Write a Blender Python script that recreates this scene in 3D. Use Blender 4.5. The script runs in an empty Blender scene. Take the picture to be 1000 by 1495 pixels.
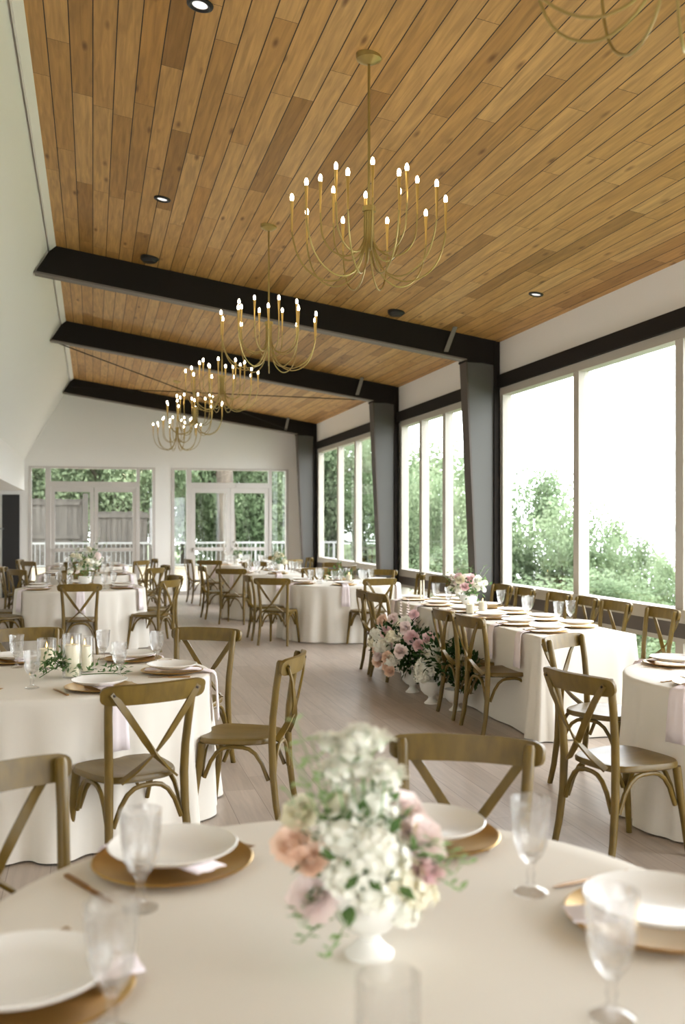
import bpy, math, random
from mathutils import Vector, Matrix
rnd = random.Random(7)
PI = math.pi
S = bpy.context.scene
COL = S.collection

def lin(h):
    h = h.lstrip('#')
    o = []
    for i in (0, 2, 4):
        c = int(h[i:i+2], 16) / 255
        o.append(c / 12.92 if c <= .04045 else ((c + .055) / 1.055) ** 2.4)
    return (o[0], o[1], o[2], 1)

# ------------------------------------------------------------------ camera
CAM_H = 1.60
YAW = math.atan((500 - 135.6) / 1453)
cd = bpy.data.cameras.new('camera')
cam = bpy.data.objects.new('camera', cd); COL.objects.link(cam)
cam.location = (0, 0, CAM_H); cam.rotation_euler = (PI/2, 0, -YAW)
cd.sensor_fit = 'VERTICAL'; cd.sensor_height = 36; cd.lens = 1453 / 1495 * 36
cd.shift_y = (765 - 747.5) / 1495
cd.clip_start = .05; cd.clip_end = 6000
cd.dof.use_dof = True; cd.dof.focus_distance = 6.4; cd.dof.aperture_fstop = 2.3
S.camera = cam
# ------------------------------------------------------------------ light, exposure
SKY = 10.5
w = bpy.data.worlds.new('overcast_sky'); S.world = w; w.use_nodes = True
nt = w.node_tree; bg = nt.nodes['Background']
tc = nt.nodes.new('ShaderNodeTexCoord'); sp = nt.nodes.new('ShaderNodeSeparateXYZ'); cr = nt.nodes.new('ShaderNodeValToRGB')
nt.links.new(tc.outputs['Generated'], sp.inputs[0]); nt.links.new(sp.outputs['Z'], cr.inputs[0]); nt.links.new(cr.outputs[0], bg.inputs[0])
cr.color_ramp.elements[0].color = (.985, .99, 1.04, 1); cr.color_ramp.elements[1].color = (.98, .99, 1.05, 1)
bg.inputs[1].default_value = SKY
vs = S.view_settings
vs.view_transform = 'Standard'; vs.look = 'None'; vs.gamma = 1; vs.use_curve_mapping = False; vs.exposure = 0.06
S.cycles.use_denoising = True; S.cycles.max_bounces = 10; S.cycles.diffuse_bounces = 6
S.cycles.transparent_max_bounces = 24; S.cycles.sample_clamp_indirect = 8

def portal(name, loc, rot, sx, sy):
    l = bpy.data.lights.new(name, 'AREA'); l.shape = 'RECTANGLE'; l.size = sx; l.size_y = sy
    l.cycles.is_portal = True
    o = bpy.data.objects.new(name, l); COL.objects.link(o); o.location = loc; o.rotation_euler = rot
    return o
WX = 4.93                                   # inner plane of the window wall
BAY = [(-4.9, -3.3), (-2.9, 3.1), (3.5, 11.55), (11.98, 15.72), (16.25, 21.92)]
for a, b in BAY:
    portal('window_daylight', (WX + .25, (a+b)/2, 1.95), (0, PI/2, 0), 3.2, b - a)
portal('added_left_window_portal', (-3.42, -2.7, 1.25), (0, -PI/2, 0), 2.1, 3.0)  # guides sky light through the left window added for fill
portal('added_rear_window_portal', (3.65, -5.4, 1.62), (PI/2, 0, 0), 1.9, 2.75)  # sampling portal for the added rear opening
portal('door_daylight', (0, 23.1, 1.42), (-PI/2, 0, 0), 2.7, 2.8)
portal('door_daylight', (3.07, 23.1, 1.42), (-PI/2, 0, 0), 2.64, 2.8)

# ------------------------------------------------------------------ materials
def mat(name, color, rough=.5, metal=0, spec=.5, noise=None, bump=None, sheen=0, trans=0):
    m = bpy.data.materials.new(name); m.use_nodes = True
    t = m.node_tree; b = t.nodes['Principled BSDF']
    c = lin(color) if isinstance(color, str) else color
    b.inputs['Base Color'].default_value = c
    b.inputs['Roughness'].default_value = rough; b.inputs['Metallic'].default_value = metal
    b.inputs['Specular IOR Level'].default_value = spec
    if sheen: b.inputs['Sheen Weight'].default_value = sheen
    if noise:                                # (second colour, scale xyz)
        c2, sc = lin(noise[0]), noise[1]
        co = t.nodes.new('ShaderNodeTexCoord'); mp = t.nodes.new('ShaderNodeMapping'); mp.inputs['Scale'].default_value = sc
        n = t.nodes.new('ShaderNodeTexNoise'); n.inputs['Scale'].default_value = 1; n.inputs['Detail'].default_value = 4
        r = t.nodes.new('ShaderNodeValToRGB'); r.color_ramp.elements[0].position = .35; r.color_ramp.elements[1].position = .7
        r.color_ramp.elements[0].color = c; r.color_ramp.elements[1].color = c2
        t.links.new(co.outputs['Object'], mp.inputs[0]); t.links.new(mp.outputs[0], n.inputs['Vector'])
        t.links.new(n.outputs['Fac'], r.inputs[0]); t.links.new(r.outputs[0], b.inputs['Base Color'])
    if bump:                                 # (scale, strength)
        n = t.nodes.new('ShaderNodeTexNoise'); n.inputs['Scale'].default_value = bump[0]; n.inputs['Detail'].default_value = 3
        co = t.nodes.new('ShaderNodeTexCoord'); t.links.new(co.outputs['Object'], n.inputs['Vector'])
        bp = t.nodes.new('ShaderNodeBump'); bp.inputs['Strength'].default_value = bump[1]; bp.inputs['Distance'].default_value = .01
        t.links.new(n.outputs['Fac'], bp.inputs['Height']); t.links.new(bp.outputs[0], b.inputs['Normal'])
    return m

def leaf_mat(name, c1, c2, tr=.45):
    m = bpy.data.materials.new(name); m.use_nodes = True; t = m.node_tree; t.nodes.clear()
    out = t.nodes.new('ShaderNodeOutputMaterial'); mix = t.nodes.new('ShaderNodeMixShader'); mix.inputs[0].default_value = tr
    d = t.nodes.new('ShaderNodeBsdfDiffuse'); l = t.nodes.new('ShaderNodeBsdfTranslucent')
    co = t.nodes.new('ShaderNodeTexCoord'); n = t.nodes.new('ShaderNodeTexNoise'); n.inputs['Scale'].default_value = 2.2; n.inputs['Detail'].default_value = 5
    r = t.nodes.new('ShaderNodeValToRGB'); r.color_ramp.elements[0].position = .36; r.color_ramp.elements[1].position = .64
    r.color_ramp.elements[0].color = lin(c1); r.color_ramp.elements[1].color = lin(c2)
    t.links.new(co.outputs['Object'], n.inputs['Vector']); t.links.new(n.outputs['Fac'], r.inputs[0])
    t.links.new(r.outputs[0], d.inputs[0]); t.links.new(r.outputs[0], l.inputs[0])
    t.links.new(d.outputs[0], mix.inputs[1]); t.links.new(l.outputs[0], mix.inputs[2]); t.links.new(mix.outputs[0], out.inputs[0])
    return m

def pane_mat():
    m = bpy.data.materials.new('window_glass'); m.use_nodes = True; t = m.node_tree; t.nodes.clear()
    out = t.nodes.new('ShaderNodeOutputMaterial'); mix = t.nodes.new('ShaderNodeMixShader')
    tr = t.nodes.new('ShaderNodeBsdfTransparent'); tr.inputs[0].default_value = (.96, .98, .97, 1)
    g = t.nodes.new('ShaderNodeBsdfGlossy'); g.inputs['Roughness'].default_value = .0
    lw = t.nodes.new('ShaderNodeLayerWeight'); lw.inputs[0].default_value = .5
    pw = t.nodes.new('ShaderNodeMath'); pw.operation = 'POWER'; pw.inputs[1].default_value = 5; t.links.new(lw.outputs['Facing'], pw.inputs[0])
    fr = t.nodes.new('ShaderNodeMath'); fr.operation = 'MULTIPLY_ADD'; fr.inputs[1].default_value = .7; fr.inputs[2].default_value = .028; t.links.new(pw.outputs[0], fr.inputs[0])
    t.links.new(fr.outputs[0], mix.inputs[0]); t.links.new(tr.outputs[0], mix.inputs[1]); t.links.new(g.outputs[0], mix.inputs[2]); t.links.new(mix.outputs[0], out.inputs[0])
    return m

def crystal_mat():
    m = bpy.data.materials.new('cut_glass'); m.use_nodes = True; t = m.node_tree; t.nodes.clear()
    out = t.nodes.new('ShaderNodeOutputMaterial'); mix = t.nodes.new('ShaderNodeMixShader'); mx2 = t.nodes.new('ShaderNodeMixShader')
    tr = t.nodes.new('ShaderNodeBsdfTransparent'); tr.inputs[0].default_value = (.985, .985, .985, 1)
    g = t.nodes.new('ShaderNodeBsdfGlass'); g.inputs['Roughness'].default_value = .03; g.inputs['IOR'].default_value = 1.3
    gl = t.nodes.new('ShaderNodeBsdfGlossy'); gl.inputs['Roughness'].default_value = .025
    lw = t.nodes.new('ShaderNodeLayerWeight'); lw.inputs[0].default_value = .5
    pw = t.nodes.new('ShaderNodeMath'); pw.operation = 'POWER'; pw.inputs[1].default_value = 3; t.links.new(lw.outputs['Facing'], pw.inputs[0])
    fr = t.nodes.new('ShaderNodeMath'); fr.operation = 'MULTIPLY_ADD'; fr.inputs[1].default_value = .5; fr.inputs[2].default_value = .06; t.links.new(pw.outputs[0], fr.inputs[0])
    mx2.inputs[0].default_value = .24
    t.links.new(tr.outputs[0], mx2.inputs[1]); t.links.new(g.outputs[0], mx2.inputs[2])
    t.links.new(fr.outputs[0], mix.inputs[0]); t.links.new(mx2.outputs[0], mix.inputs[1]); t.links.new(gl.outputs[0], mix.inputs[2]); t.links.new(mix.outputs[0], out.inputs[0])
    return m

def emis(name, color, strength):
    m = bpy.data.materials.new(name); m.use_nodes = True; t = m.node_tree; t.nodes.clear()
    out = t.nodes.new('ShaderNodeOutputMaterial'); e = t.nodes.new('ShaderNodeEmission')
    e.inputs[0].default_value = color; e.inputs[1].default_value = strength
    t.links.new(e.outputs[0], out.inputs[0]); return m

def plank_mat(name, width, length, tones, gap, gapw, knots, rough, spec=.4, grain=.35, bumps=.25):
    """boards running along Y; every board end to end piece has its own tone, grain and knots"""
    m = bpy.data.materials.new(name); m.use_nodes = True; t = m.node_tree; N = t.nodes; L = t.links
    b = N['Principled BSDF']; b.inputs['Roughness'].default_value = rough; b.inputs['Specular IOR Level'].default_value = spec
    def math_(op, a, c=None):
        n = N.new('ShaderNodeMath'); n.operation = op
        for i, v in enumerate((a, c)):
            if v is None: continue
            if isinstance(v, (int, float)): n.inputs[i].default_value = v
            else: L.new(v, n.inputs[i])
        return n.outputs[0]
    def comb(x, y, z=0):
        n = N.new('ShaderNodeCombineXYZ')
        for i, v in enumerate((x, y, z)):
            if isinstance(v, (int, float)): n.inputs[i].default_value = v
            else: L.new(v, n.inputs[i])
        return n.outputs[0]
    co = N.new('ShaderNodeTexCoord'); s = N.new('ShaderNodeSeparateXYZ'); L.new(co.outputs['Object'], s.inputs[0])
    xs = math_('DIVIDE', s.outputs[0], width); ix = math_('FLOOR', xs); fx = math_('FRACT', xs)
    wn = N.new('ShaderNodeTexWhiteNoise'); wn.noise_dimensions = '1D'; L.new(ix, wn.inputs['W'])
    ys = math_('ADD', math_('DIVIDE', s.outputs[1], length), math_('MULTIPLY', wn.outputs['Value'], 7.0))
    iy = math_('FLOOR', ys); fy = math_('FRACT', ys)
    wn2 = N.new('ShaderNodeTexWhiteNoise'); wn2.noise_dimensions = '2D'; L.new(comb(ix, iy), wn2.inputs['Vector'])
    rid = wn2.outputs['Value']
    ramp = N.new('ShaderNodeValToRGB'); ramp.color_ramp.interpolation = 'LINEAR'
    els = ramp.color_ramp.elements
    while len(els) < len(tones): els.new(.5)
    for i, c in enumerate(tones): els[i].position = i / (len(tones) - 1); els[i].color = lin(c)
    L.new(rid, ramp.inputs[0])
    # grain
    g = N.new('ShaderNodeTexNoise'); g.inputs['Scale'].default_value = 1; g.inputs['Detail'].default_value = 5; g.inputs['Distortion'].default_value = .6
    L.new(comb(math_('MULTIPLY', s.outputs[0], 34), math_('MULTIPLY', s.outputs[1], 2.2), math_('MULTIPLY', rid, 50)), g.inputs['Vector'])
    gr = N.new('ShaderNodeMapRange'); gr.inputs[1].default_value = .3; gr.inputs[2].default_value = .7; gr.inputs[3].default_value = 1 - grain; gr.inputs[4].default_value = 1 + grain * .35
    L.new(g.outputs['Fac'], gr.inputs[0])
    mx = N.new('ShaderNodeMix'); mx.data_type = 'RGBA'; mx.blend_type = 'MULTIPLY'; mx.inputs[0].default_value = 1
    L.new(ramp.outputs[0], mx.inputs[6]); gc = N.new('ShaderNodeCombineColor')
    for i in range(3): L.new(gr.outputs[0], gc.inputs[i])
    L.new(gc.outputs[0], mx.inputs[7]); colr = mx.outputs[2]
    if knots:
        v = N.new('ShaderNodeTexVoronoi'); v.inputs['Scale'].default_value = 1
        L.new(comb(math_('MULTIPLY', s.outputs[0], 1 / width * .9), math_('MULTIPLY', s.outputs[1], 1.7), math_('MULTIPLY', rid, 20)), v.inputs['Vector'])
        kr = N.new('ShaderNodeMapRange'); kr.inputs[1].default_value = .04; kr.inputs[2].default_value = .15; kr.inputs[3].default_value = knots; kr.inputs[4].default_value = 0
        L.new(v.outputs['Distance'], kr.inputs[0])
        k = N.new('ShaderNodeMix'); k.data_type = 'RGBA'; L.new(kr.outputs[0], k.inputs[0]); L.new(colr, k.inputs[6]); k.inputs[7].default_value = lin('#5a3314'); colr = k.outputs[2]
    # gaps
    ex = math_('MINIMUM', fx, math_('SUBTRACT', 1, fx)); ey = math_('MINIMUM', fy, math_('SUBTRACT', 1, fy))
    ex = math_('LESS_THAN', ex, gapw / width / 2); ey = math_('LESS_THAN', ey, gapw * .55 / length / 2)
    gp = math_('MAXIMUM', ex, ey)
    k = N.new('ShaderNodeMix'); k.data_type = 'RGBA'; L.new(gp, k.inputs[0]); L.new(colr, k.inputs[6]); k.inputs[7].default_value = lin(gap)
    L.new(k.outputs[2], b.inputs['Base Color'])
    bp = N.new('ShaderNodeBump'); bp.inputs['Strength'].default_value = bumps; bp.inputs['Distance'].default_value = .01
    L.new(math_('SUBTRACT', math_('MULTIPLY', g.outputs['Fac'], .15), gp), bp.inputs['Height']); L.new(bp.outputs[0], b.inputs['Normal'])
    return m

M = dict(
    wall=mat('wall_paint', '#e9e7e2', .7, bump=(90, .02)),
    ceil=plank_mat('ceiling_boards', .143, 1.9, ['#9c7138', '#b98c50', '#c39659', '#caa066', '#b88849', '#c89c60', '#bd9052'], '#2c1a0a', .007, .75, .55, grain=.3),
    floor=plank_mat('floor_boards', .19, 1.5, ['#a99a8c', '#b2a395', '#b8aa9d', '#ae9f92'], '#796a5f', .003, .12, .36, spec=.45, grain=.16, bumps=.06),
    steel=mat('painted_steel', '#4f4d48', .5, bump=(30, .03)),
    beam=mat('dark_steel', '#1f1a16', .75, spec=.2),
    flange=mat('flange_steel', '#6f675f', .55),
    brown=mat('brown_steel', '#4a4038', .55),
    frame=mat('window_frame_paint', '#b0a99d', .5),
    door=mat('door_aluminium', '#c5c0ba', .42, .25),
    black=mat('black_panel', '#1b1a19', .5),
    pane=pane_mat(),
    chair=mat('oiled_oak', '#6f581d', .42, spec=.45, noise=('#5c4814', (26, 26, 7))),
    seat=mat('oiled_oak_seat', '#6b551e', .38, spec=.45, noise=('#5e4915', (40, 5, 10))),
    screw=mat('dark_screw', '#2a2119', .4, .6),
    cloth=mat('cream_cloth', '#e2dcd1', .85, spec=.15, bump=(260, .05)),
    china=mat('white_china', '#f0eee9', .22),
    gold=mat('gold_charger', '#bd9850', .3, .85),
    goldd=mat('brushed_gold', '#a9814d', .32, .9),
    napkin=mat('blush_napkin', '#efe4e6', .85, spec=.15),
    glass=crystal_mat(),
    brass=mat('brushed_brass', '#a8935a', .38, .75),
    sleeve=mat('brass_sleeve', '#c9a660', .32, .8),
    bulb=emis('candle_bulb', (1, .87, .62, 1), 26),
    lens=emis('downlight_lens', (1, .97, .92, 1), 1.1),
    wax=mat('ivory_wax', '#f4ecd0', .5, spec=.3),
    flame=emis('flame', (1, .62, .2, 1), 9),
    urn=mat('white_ceramic', '#eeece6', .35),
    wpet=mat('white_petals', '#f4f3e8', .7, spec=.2),
    cpet=mat('cream_petals', '#f0ead2', .7, spec=.2),
    blush=mat('blush_petals', '#f9ebe7', .7, spec=.2),
    pink=mat('pink_petals', '#f3d7d7', .7, spec=.2),
    peach=mat('peach_petals', '#fae0cc', .7, spec=.2),
    green=leaf_mat('arrangement_leaves', '#456039', '#7c985f', .35),
    dgreen=leaf_mat('dark_leaves', '#26391f', '#456136', .25),
    pgreen=leaf_mat('pale_leaves', '#86a56c', '#b3cb98', .4),
    tree=leaf_mat('hazed_tree_leaves', '#596a4e', '#8c9c7b', .5),  # leaf greens paled and greyed to carry outdoor haze and glare
    tree2=leaf_mat('pale_hazed_tree_leaves', '#667758', '#9ca988', .5),  # same haze put into a lighter leaf tone
    bark=mat('bark', '#5a5044', .9, noise=('#3c342b', (8, 8, 2))),
    fence=mat('weathered_shaded_boards', '#4e4942', .85, noise=('#3d3832', (9, 9, 1.2))),  # board tone darkened for the shade of overhanging trees
    rail=mat('grey_metal', '#8b8d8c', .5, .4),
    patio=mat('pale_concrete', '#b5ab98', .85, bump=(20, .1)),
    grass=mat('hillside_grass', '#5d6b3c', .9, noise=('#46552d', (1, 1, 1))),
    lake=mat('lake_water', '#aab4b2', .12, spec=.6),
    hill=mat('far_shore', '#98a19c', .9),
)

# ------------------------------------------------------------------ mesh helpers
class MB:
    def __init__(s): s.v = []; s.f = []
    def add(s, vs, fs):
        o = len(s.v); s.v += [tuple(p) for p in vs]; s.f += [tuple(i + o for i in f) for f in fs]; return s
    def box(s, c, d, rz=0, ry=0, rx=0):
        m = Matrix.Translation(c) @ Matrix.Rotation(rz, 4, 'Z') @ Matrix.Rotation(ry, 4, 'Y') @ Matrix.Rotation(rx, 4, 'X')
        vs = [m @ Vector((x*d[0]/2, y*d[1]/2, z*d[2]/2)) for x in (-1, 1) for y in (-1, 1) for z in (-1, 1)]
        return s.add(vs, [(0,1,3,2), (4,6,7,5), (0,4,5,1), (2,3,7,6), (0,2,6,4), (1,5,7,3)])
    def b2(s, a, b): return s.box([(a[i]+b[i])/2 for i in range(3)], [abs(b[i]-a[i]) for i in range(3)])
    def prism(s, poly, axis, a, b):
        """polygon in the two other axes, extruded along axis"""
        n = len(poly)
        def P(p, q): return {'x': (q, p[0], p[1]), 'y': (p[0], q, p[1]), 'z': (p[0], p[1], q)}[axis]
        return s.add([P(p, a) for p in poly] + [P(p, b) for p in poly],
                     [tuple(range(n))[::-1], tuple(range(n, 2*n))] + [(i, (i+1) % n, n+(i+1) % n, n+i) for i in range(n)])
    def tube(s, pts, r, n=8, cap=True):
        pts = [Vector(p) for p in pts]; k = len(pts)
        rs = r if isinstance(r, (list, tuple)) else [r]*k
        up = Vector((0, 0, 1)); t0 = (pts[1]-pts[0]).normalized()
        if abs(t0.dot(up)) > .95: up = Vector((1, 0, 0))
        u = t0.cross(up).normalized(); vs = []
        for i, p in enumerate(pts):
            t = (pts[min(i+1, k-1)]-pts[max(i-1, 0)]).normalized()
            u = (u - t*u.dot(t)).normalized(); w_ = t.cross(u)
            for j in range(n):
                a = 2*PI*j/n; vs.append(p + (u*math.cos(a)+w_*math.sin(a))*rs[i])
        fs = [(i*n+j, i*n+(j+1) % n, (i+1)*n+(j+1) % n, (i+1)*n+j) for i in range(k-1) for j in range(n)]
        if cap: fs += [tuple(range(n))[::-1], tuple((k-1)*n+j for j in range(n))]
        return s.add(vs, fs)
    def board(s, pts, hs, th, up):
        """rectangular section swept along pts: height hs along up, thickness th across"""
        pts = [Vector(p) for p in pts]; k = len(pts); up0 = Vector(up).normalized(); vs = []
        for i, p in enumerate(pts):
            t = (pts[min(i+1, k-1)]-pts[max(i-1, 0)]).normalized()
            u = (up0 - t*up0.dot(t)).normalized(); w_ = t.cross(u); h = hs[i] if isinstance(hs, (list, tuple)) else hs
            for a, b in ((-1, -1), (1, -1), (1, 1), (-1, 1)): vs.append(p + u*(a*h/2) + w_*(b*th/2))
        fs = [(i*4+j, i*4+(j+1) % 4, (i+1)*4+(j+1) % 4, (i+1)*4+j) for i in range(k-1) for j in range(4)]
        fs += [(3, 2, 1, 0), tuple((k-1)*4+j for j in range(4))]
        return s.add(vs, fs)
    def lathe(s, prof, n=24, c=(0, 0, 0), twist=0, caps=True):
        k = len(prof); vs = []
        for i, (r, z) in enumerate(prof):
            for j in range(n):
                a = 2*PI*(j + twist*i)/n; vs.append((c[0]+r*math.cos(a), c[1]+r*math.sin(a), c[2]+z))
        fs = [(i*n+j, i*n+(j+1) % n, (i+1)*n+(j+1) % n, (i+1)*n+j) for i in range(k-1) for j in range(n)]
        if caps and prof[0][0] > 1e-5: fs.append(tuple(range(n))[::-1])
        if caps and prof[-1][0] > 1e-5: fs.append(tuple((k-1)*n+j for j in range(n)))
        return s.add(vs, fs)
    def leaf(s, p, d, nrm, l, w_):
        d = Vector(d).normalized(); n = Vector(nrm); sd = d.cross(n)
        if sd.length < 1e-4: sd = d.orthogonal()
        sd.normalize(); n = sd.cross(d); p = Vector(p)
        return s.add([p, p+d*l*.5+sd*w_/2+n*l*.08, p+d*l, p+d*l*.5-sd*w_/2+n*l*.08], [(0, 1, 2, 3)])
    def build(s, name, m, parent=None, smooth=35, loc=None, kind=None):
        me = bpy.data.meshes.new(name); me.from_pydata(s.v, [], s.f); me.update()
        if smooth:
            for p in me.polygons: p.use_smooth = True
            me.set_sharp_from_angle(angle=math.radians(smooth))
        me.materials.append(m)
        o = bpy.data.objects.new(name, me); COL.objects.link(o)
        if parent: o.parent = parent
        if loc: o.location = loc
        if kind: o['kind'] = kind
        return o

def tag(o, label, cat, group=None, kind=None):
    o['label'] = label; o['category'] = cat
    if group: o['group'] = group
    if kind: o['kind'] = kind
    return o
def thing(name, loc=(0, 0, 0), rz=0, kind=None):
    o = bpy.data.objects.new(name, None); COL.objects.link(o); o.location = loc; o.rotation_euler.z = rz; o.empty_display_size = .1
    if kind: o['kind'] = kind
    return o
def copy_tree(o, parent=None):
    c = o.copy(); COL.objects.link(c)
    for k in ('label', 'category', 'group'):
        if parent is None and k in c: del c[k]
    if parent: c.parent = parent
    for ch in o.children: copy_tree(ch, c)
    return c
PROTO = {}
def inst(key, maker, loc, rz=0, sc=1):
    """first use builds the thing, later uses copy it with its parts"""
    if key not in PROTO: o = PROTO[key] = maker()
    else: o = copy_tree(PROTO[key])
    o.location = loc; o.rotation_euler = (0, 0, rz); o.scale = (sc, sc, sc)
    return o
def struct(name, mb, m, parent=None, smooth=0):
    return mb.build(name, m, parent, smooth, kind=None if parent else 'structure')

# ------------------------------------------------------------------ room shell
YB, YR = 22.76, -5.2
def cz(x): return 4.71 - .157 * (x + .41)                      # underside of the sloping ceiling
XL, ZK, XK = -.41, 3.0, -1.45                                   # top of the raking wall, its foot
struct('floor', MB().b2((-3.3, YR-.1, -.12), (WX+.3, YB+.15, 0)), M['floor'])
struct('ceiling', MB().prism([(XL-.15, cz(XL-.15)), (WX+.3, cz(WX+.3)), (WX+.3, cz(WX+.3)+.15), (XL-.15, cz(XL-.15)+.15)], 'y', YR-.1, YB+.15), M['ceil'])
struct('wall_left', MB().prism([(XL, cz(XL)+.1), (XK, ZK), (XK, 2.33), (-3.3, 2.33), (-3.3, 2.5), (XK-.15, 2.5), (XK-.15, ZK+.02), (XL-.15, cz(XL)+.1)], 'y', YR, YB), M['wall'])
rc = MB(); rc.b2((-3.3, YR, 0), (-3.15, -4.2, 2.33)); rc.b2((-3.3, -1.2, 0), (-3.15, YB, 2.33)); rc.b2((-3.3, -4.2, 0), (-3.15, -1.2, .2)); rc.b2((-3.3, -4.2, 2.27), (-3.15, -1.2, 2.33))  # gap left for the added fill window
struct('wall_recess', rc, M['wall'])
struct('trim_1', MB().prism([(XL+.012, cz(XL)-.0), (XL-.05, cz(XL)-.055), (XL-.065, cz(XL)-.05), (XL-.005, cz(XL)+.02)], 'y', YR, YB), M['wall'])
# back wall with two glazed openings
L0, L1, R0, R1, DT = -1.36, 1.36, 1.73, 4.41, 2.87
bw = MB()
bw.b2((-3.3, YB, 0), (L0, YB+.15, DT)); bw.b2((L1, YB, 0), (R0, YB+.15, DT)); bw.b2((R1, YB, 0), (WX+.3, YB+.15, DT))
bw.prism([(-3.3, DT), (WX+.3, DT), (WX+.3, cz(WX+.3)+.05), (XL, cz(XL)+.05), (-3.3, 4.0)], 'y', YB, YB+.15)
struct('wall_back', bw, M['wall'])
# rear wall (behind the camera) with a window opening added to fill the foreground
rw = MB(); rw.b2((-3.3, YR-.15, 0), (2.7, YR, 5)); rw.b2((4.6, YR-.15, 0), (WX+.3, YR, 5)); rw.b2((2.7, YR-.15, 3.0), (4.6, YR, 5)); rw.b2((2.7, YR-.15, 0), (4.6, YR, .25))
struct('wall_rear', rw, M['wall'])
# window wall: white band above the header, dark header, dark rail, low kerb
wr = MB(); wr.b2((WX, YR, 3.45), (WX+.3, YB, cz(WX)+.08))
for a, b in [(YR, BAY[0][0]), (21.92, YB)]: wr.b2((WX+.02, a, 0), (WX+.13, b, 3.45))
for i in range(4): wr.b2((WX+.04, BAY[i][1], 0), (WX+.125, BAY[i+1][0], 3.45))
struct('wall_right', wr, M['wall'])
struct('trim_2', MB().b2((WX-.05, YR, 3.29), (WX+.12, YB, 3.45)), M['beam'])
struct('trim_3', MB().b2((WX-.02, YR, .615), (WX+.12, YB, .745)), M['brown'])
struct('baseboard_right', MB().b2((WX, YR, 0), (WX+.14, YB, .12)), M['brown'])
bb = MB()
for a, b in ((-3.15, L0-.1), (L1+.08, R0-.08), (R1+.08, WX)): bb.b2((a, YB-.015, 0), (b, YB, .1))
struct('baseboard_back', bb, M['wall'])

MULL = [[-4.1], [-1.4, .1, 1.6], [5.7, 7.66, 9.56], [12.56, 13.62, 14.68], [17.14, 18.65, 20.07]]
for i, (a, b) in enumerate(BAY):
    f = MB(); g = .06
    f.b2((WX-.01, a, 3.2), (WX+.13, b, 3.29)); f.b2((WX-.02, a, .745), (WX+.14, b, .86))
    f.b2((WX, a, .12), (WX+.14, b, .17)); f.b2((WX, a, .57), (WX+.14, b, .615))
    for y in (a + .025, b - .025):
        f.b2((WX, y-.04, .86), (WX+.12, y+.04, 3.2)); f.b2((WX, y-.03, .17), (WX+.14, y+.03, .57))
    for y in MULL[i]:
        f.b2((WX, y-.06, .86), (WX+.12, y+.06, 3.2)); f.b2((WX, y-.06, .17), (WX+.12, y+.06, .57))
    fr = struct('window_%d' % (i+1), f, M['frame'])
    ys = [a] + MULL[i] + [b]
    for y0, y1 in zip(ys, ys[1:]):
        MB().b2((WX+.06, y0+.03, .84), (WX+.066, y1-.03, 3.22)).build('pane', M['pane'], fr, 0)
        MB().b2((WX+.08, y0+.03, .15), (WX+.086, y1-.03, .6)).build('lower_pane', M['pane'], fr, 0)
f = MB()  # rear window, added out of view to light the foreground
for x in (2.74, 3.65, 4.56): f.b2((x-.04, YR-.14, .25), (x+.04, YR-.02, 3.0))
for z in (.27, 2.97): f.b2((2.7, YR-.135, z-.03), (4.6, YR-.025, z+.03))
fr = struct('window_6', f, M['frame'])
for x0, x1 in ((2.74, 3.65), (3.65, 4.56)): MB().b2((x0, YR-.08, .27), (x1, YR-.074, 2.98)).build('pane', M['pane'], fr, 0)

f = MB()  # left window, unseen, added as fill for the foreground
for y in (-4.16, -2.7, -1.24): f.b2((-3.28, y-.04, .2), (-3.17, y+.04, 2.27))
for z in (.23, 2.24): f.b2((-3.275, -4.2, z-.03), (-3.175, -1.2, z+.03))
fr = struct('window_9', f, M['frame'])
for y0, y1 in ((-4.16, -2.7), (-2.7, -1.24)): MB().b2((-3.23, y0, .22), (-3.224, y1, 2.25)).build('pane', M['pane'], fr, 0)

# columns and rafters: tapered I sections
def column(y, side=1):
    o = thing('trim_column', (0, y, 0), kind='structure')
    xo, xi0, xi1, zt = WX-.06, 4.64, 4.47, 3.64
    c = MB()
    c.prism([(xi0+.02, 0), (xo-.02, 0), (xo-.02, cz(xo)), (xi1+.02, cz(xi1)), (xi1+.02, zt)], 'y', -.035, .035).build('web', M['steel'], o, 0)
    MB().prism([(xi0, 0), (xi0+.022, 0), (xi1+.022, zt), (xi1, zt)], 'y', -.07, .15).build('inner_flange', M['brown'], o, 0)
    MB().b2((xo-.02, -.07, 0), (xo+.05, .22, cz(xo)-.01)).build('outer_flange', M['beam'], o, 0)  # near-black tone carries the shade on the flange's inner face
    MB().b2((4.58, -.12, 0), (xo+.02, .18, .02)).build('base_plate', M['brown'], o, 0)
    return o
def rafter(y, xl):
    o = thing('trim_rafter', (0, y, 0), kind='structure')
    x1 = WX-.06; d = .30
    MB().prism([(xl, cz(xl)-.0), (x1, cz(x1)-.0), (x1, cz(x1)-d), (xl-.19, cz(xl)-d)], 'y', -.06, .03).build('web', M['beam'], o, 0)
    x2 = 4.48
    MB().prism([(xl-.19, cz(xl)-d), (x2, cz(x2)-d), (x2, cz(x2)-d-.02), (xl-.2, cz(xl)-d-.02)], 'y', -.08, .08).build('bottom_flange', M['flange'], o, 0)
    MB().b2((4.46, -.075, cz(4.46)-d-.04), (x1, .16, cz(4.46)-d-.015)).build('knee_plate', M['beam'], o, 0)
    b = MB(); b.board([(4.20, -.10, cz(4.2)-d+.03), (4.20, -.42, cz(4.2)-.03)], .055, .012, (1, 0, 0)); b.build('fly_brace', M['flange'], o, 0)
    return o
for i, y in enumerate((-3.1, 3.3, 11.63, 15.86, 22.1)):
    c = column(y); c.name = 'trim_%d' % (4+2*i)
    r = rafter(y, XL-.02); r.name = 'trim_%d' % (5+2*i)

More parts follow.
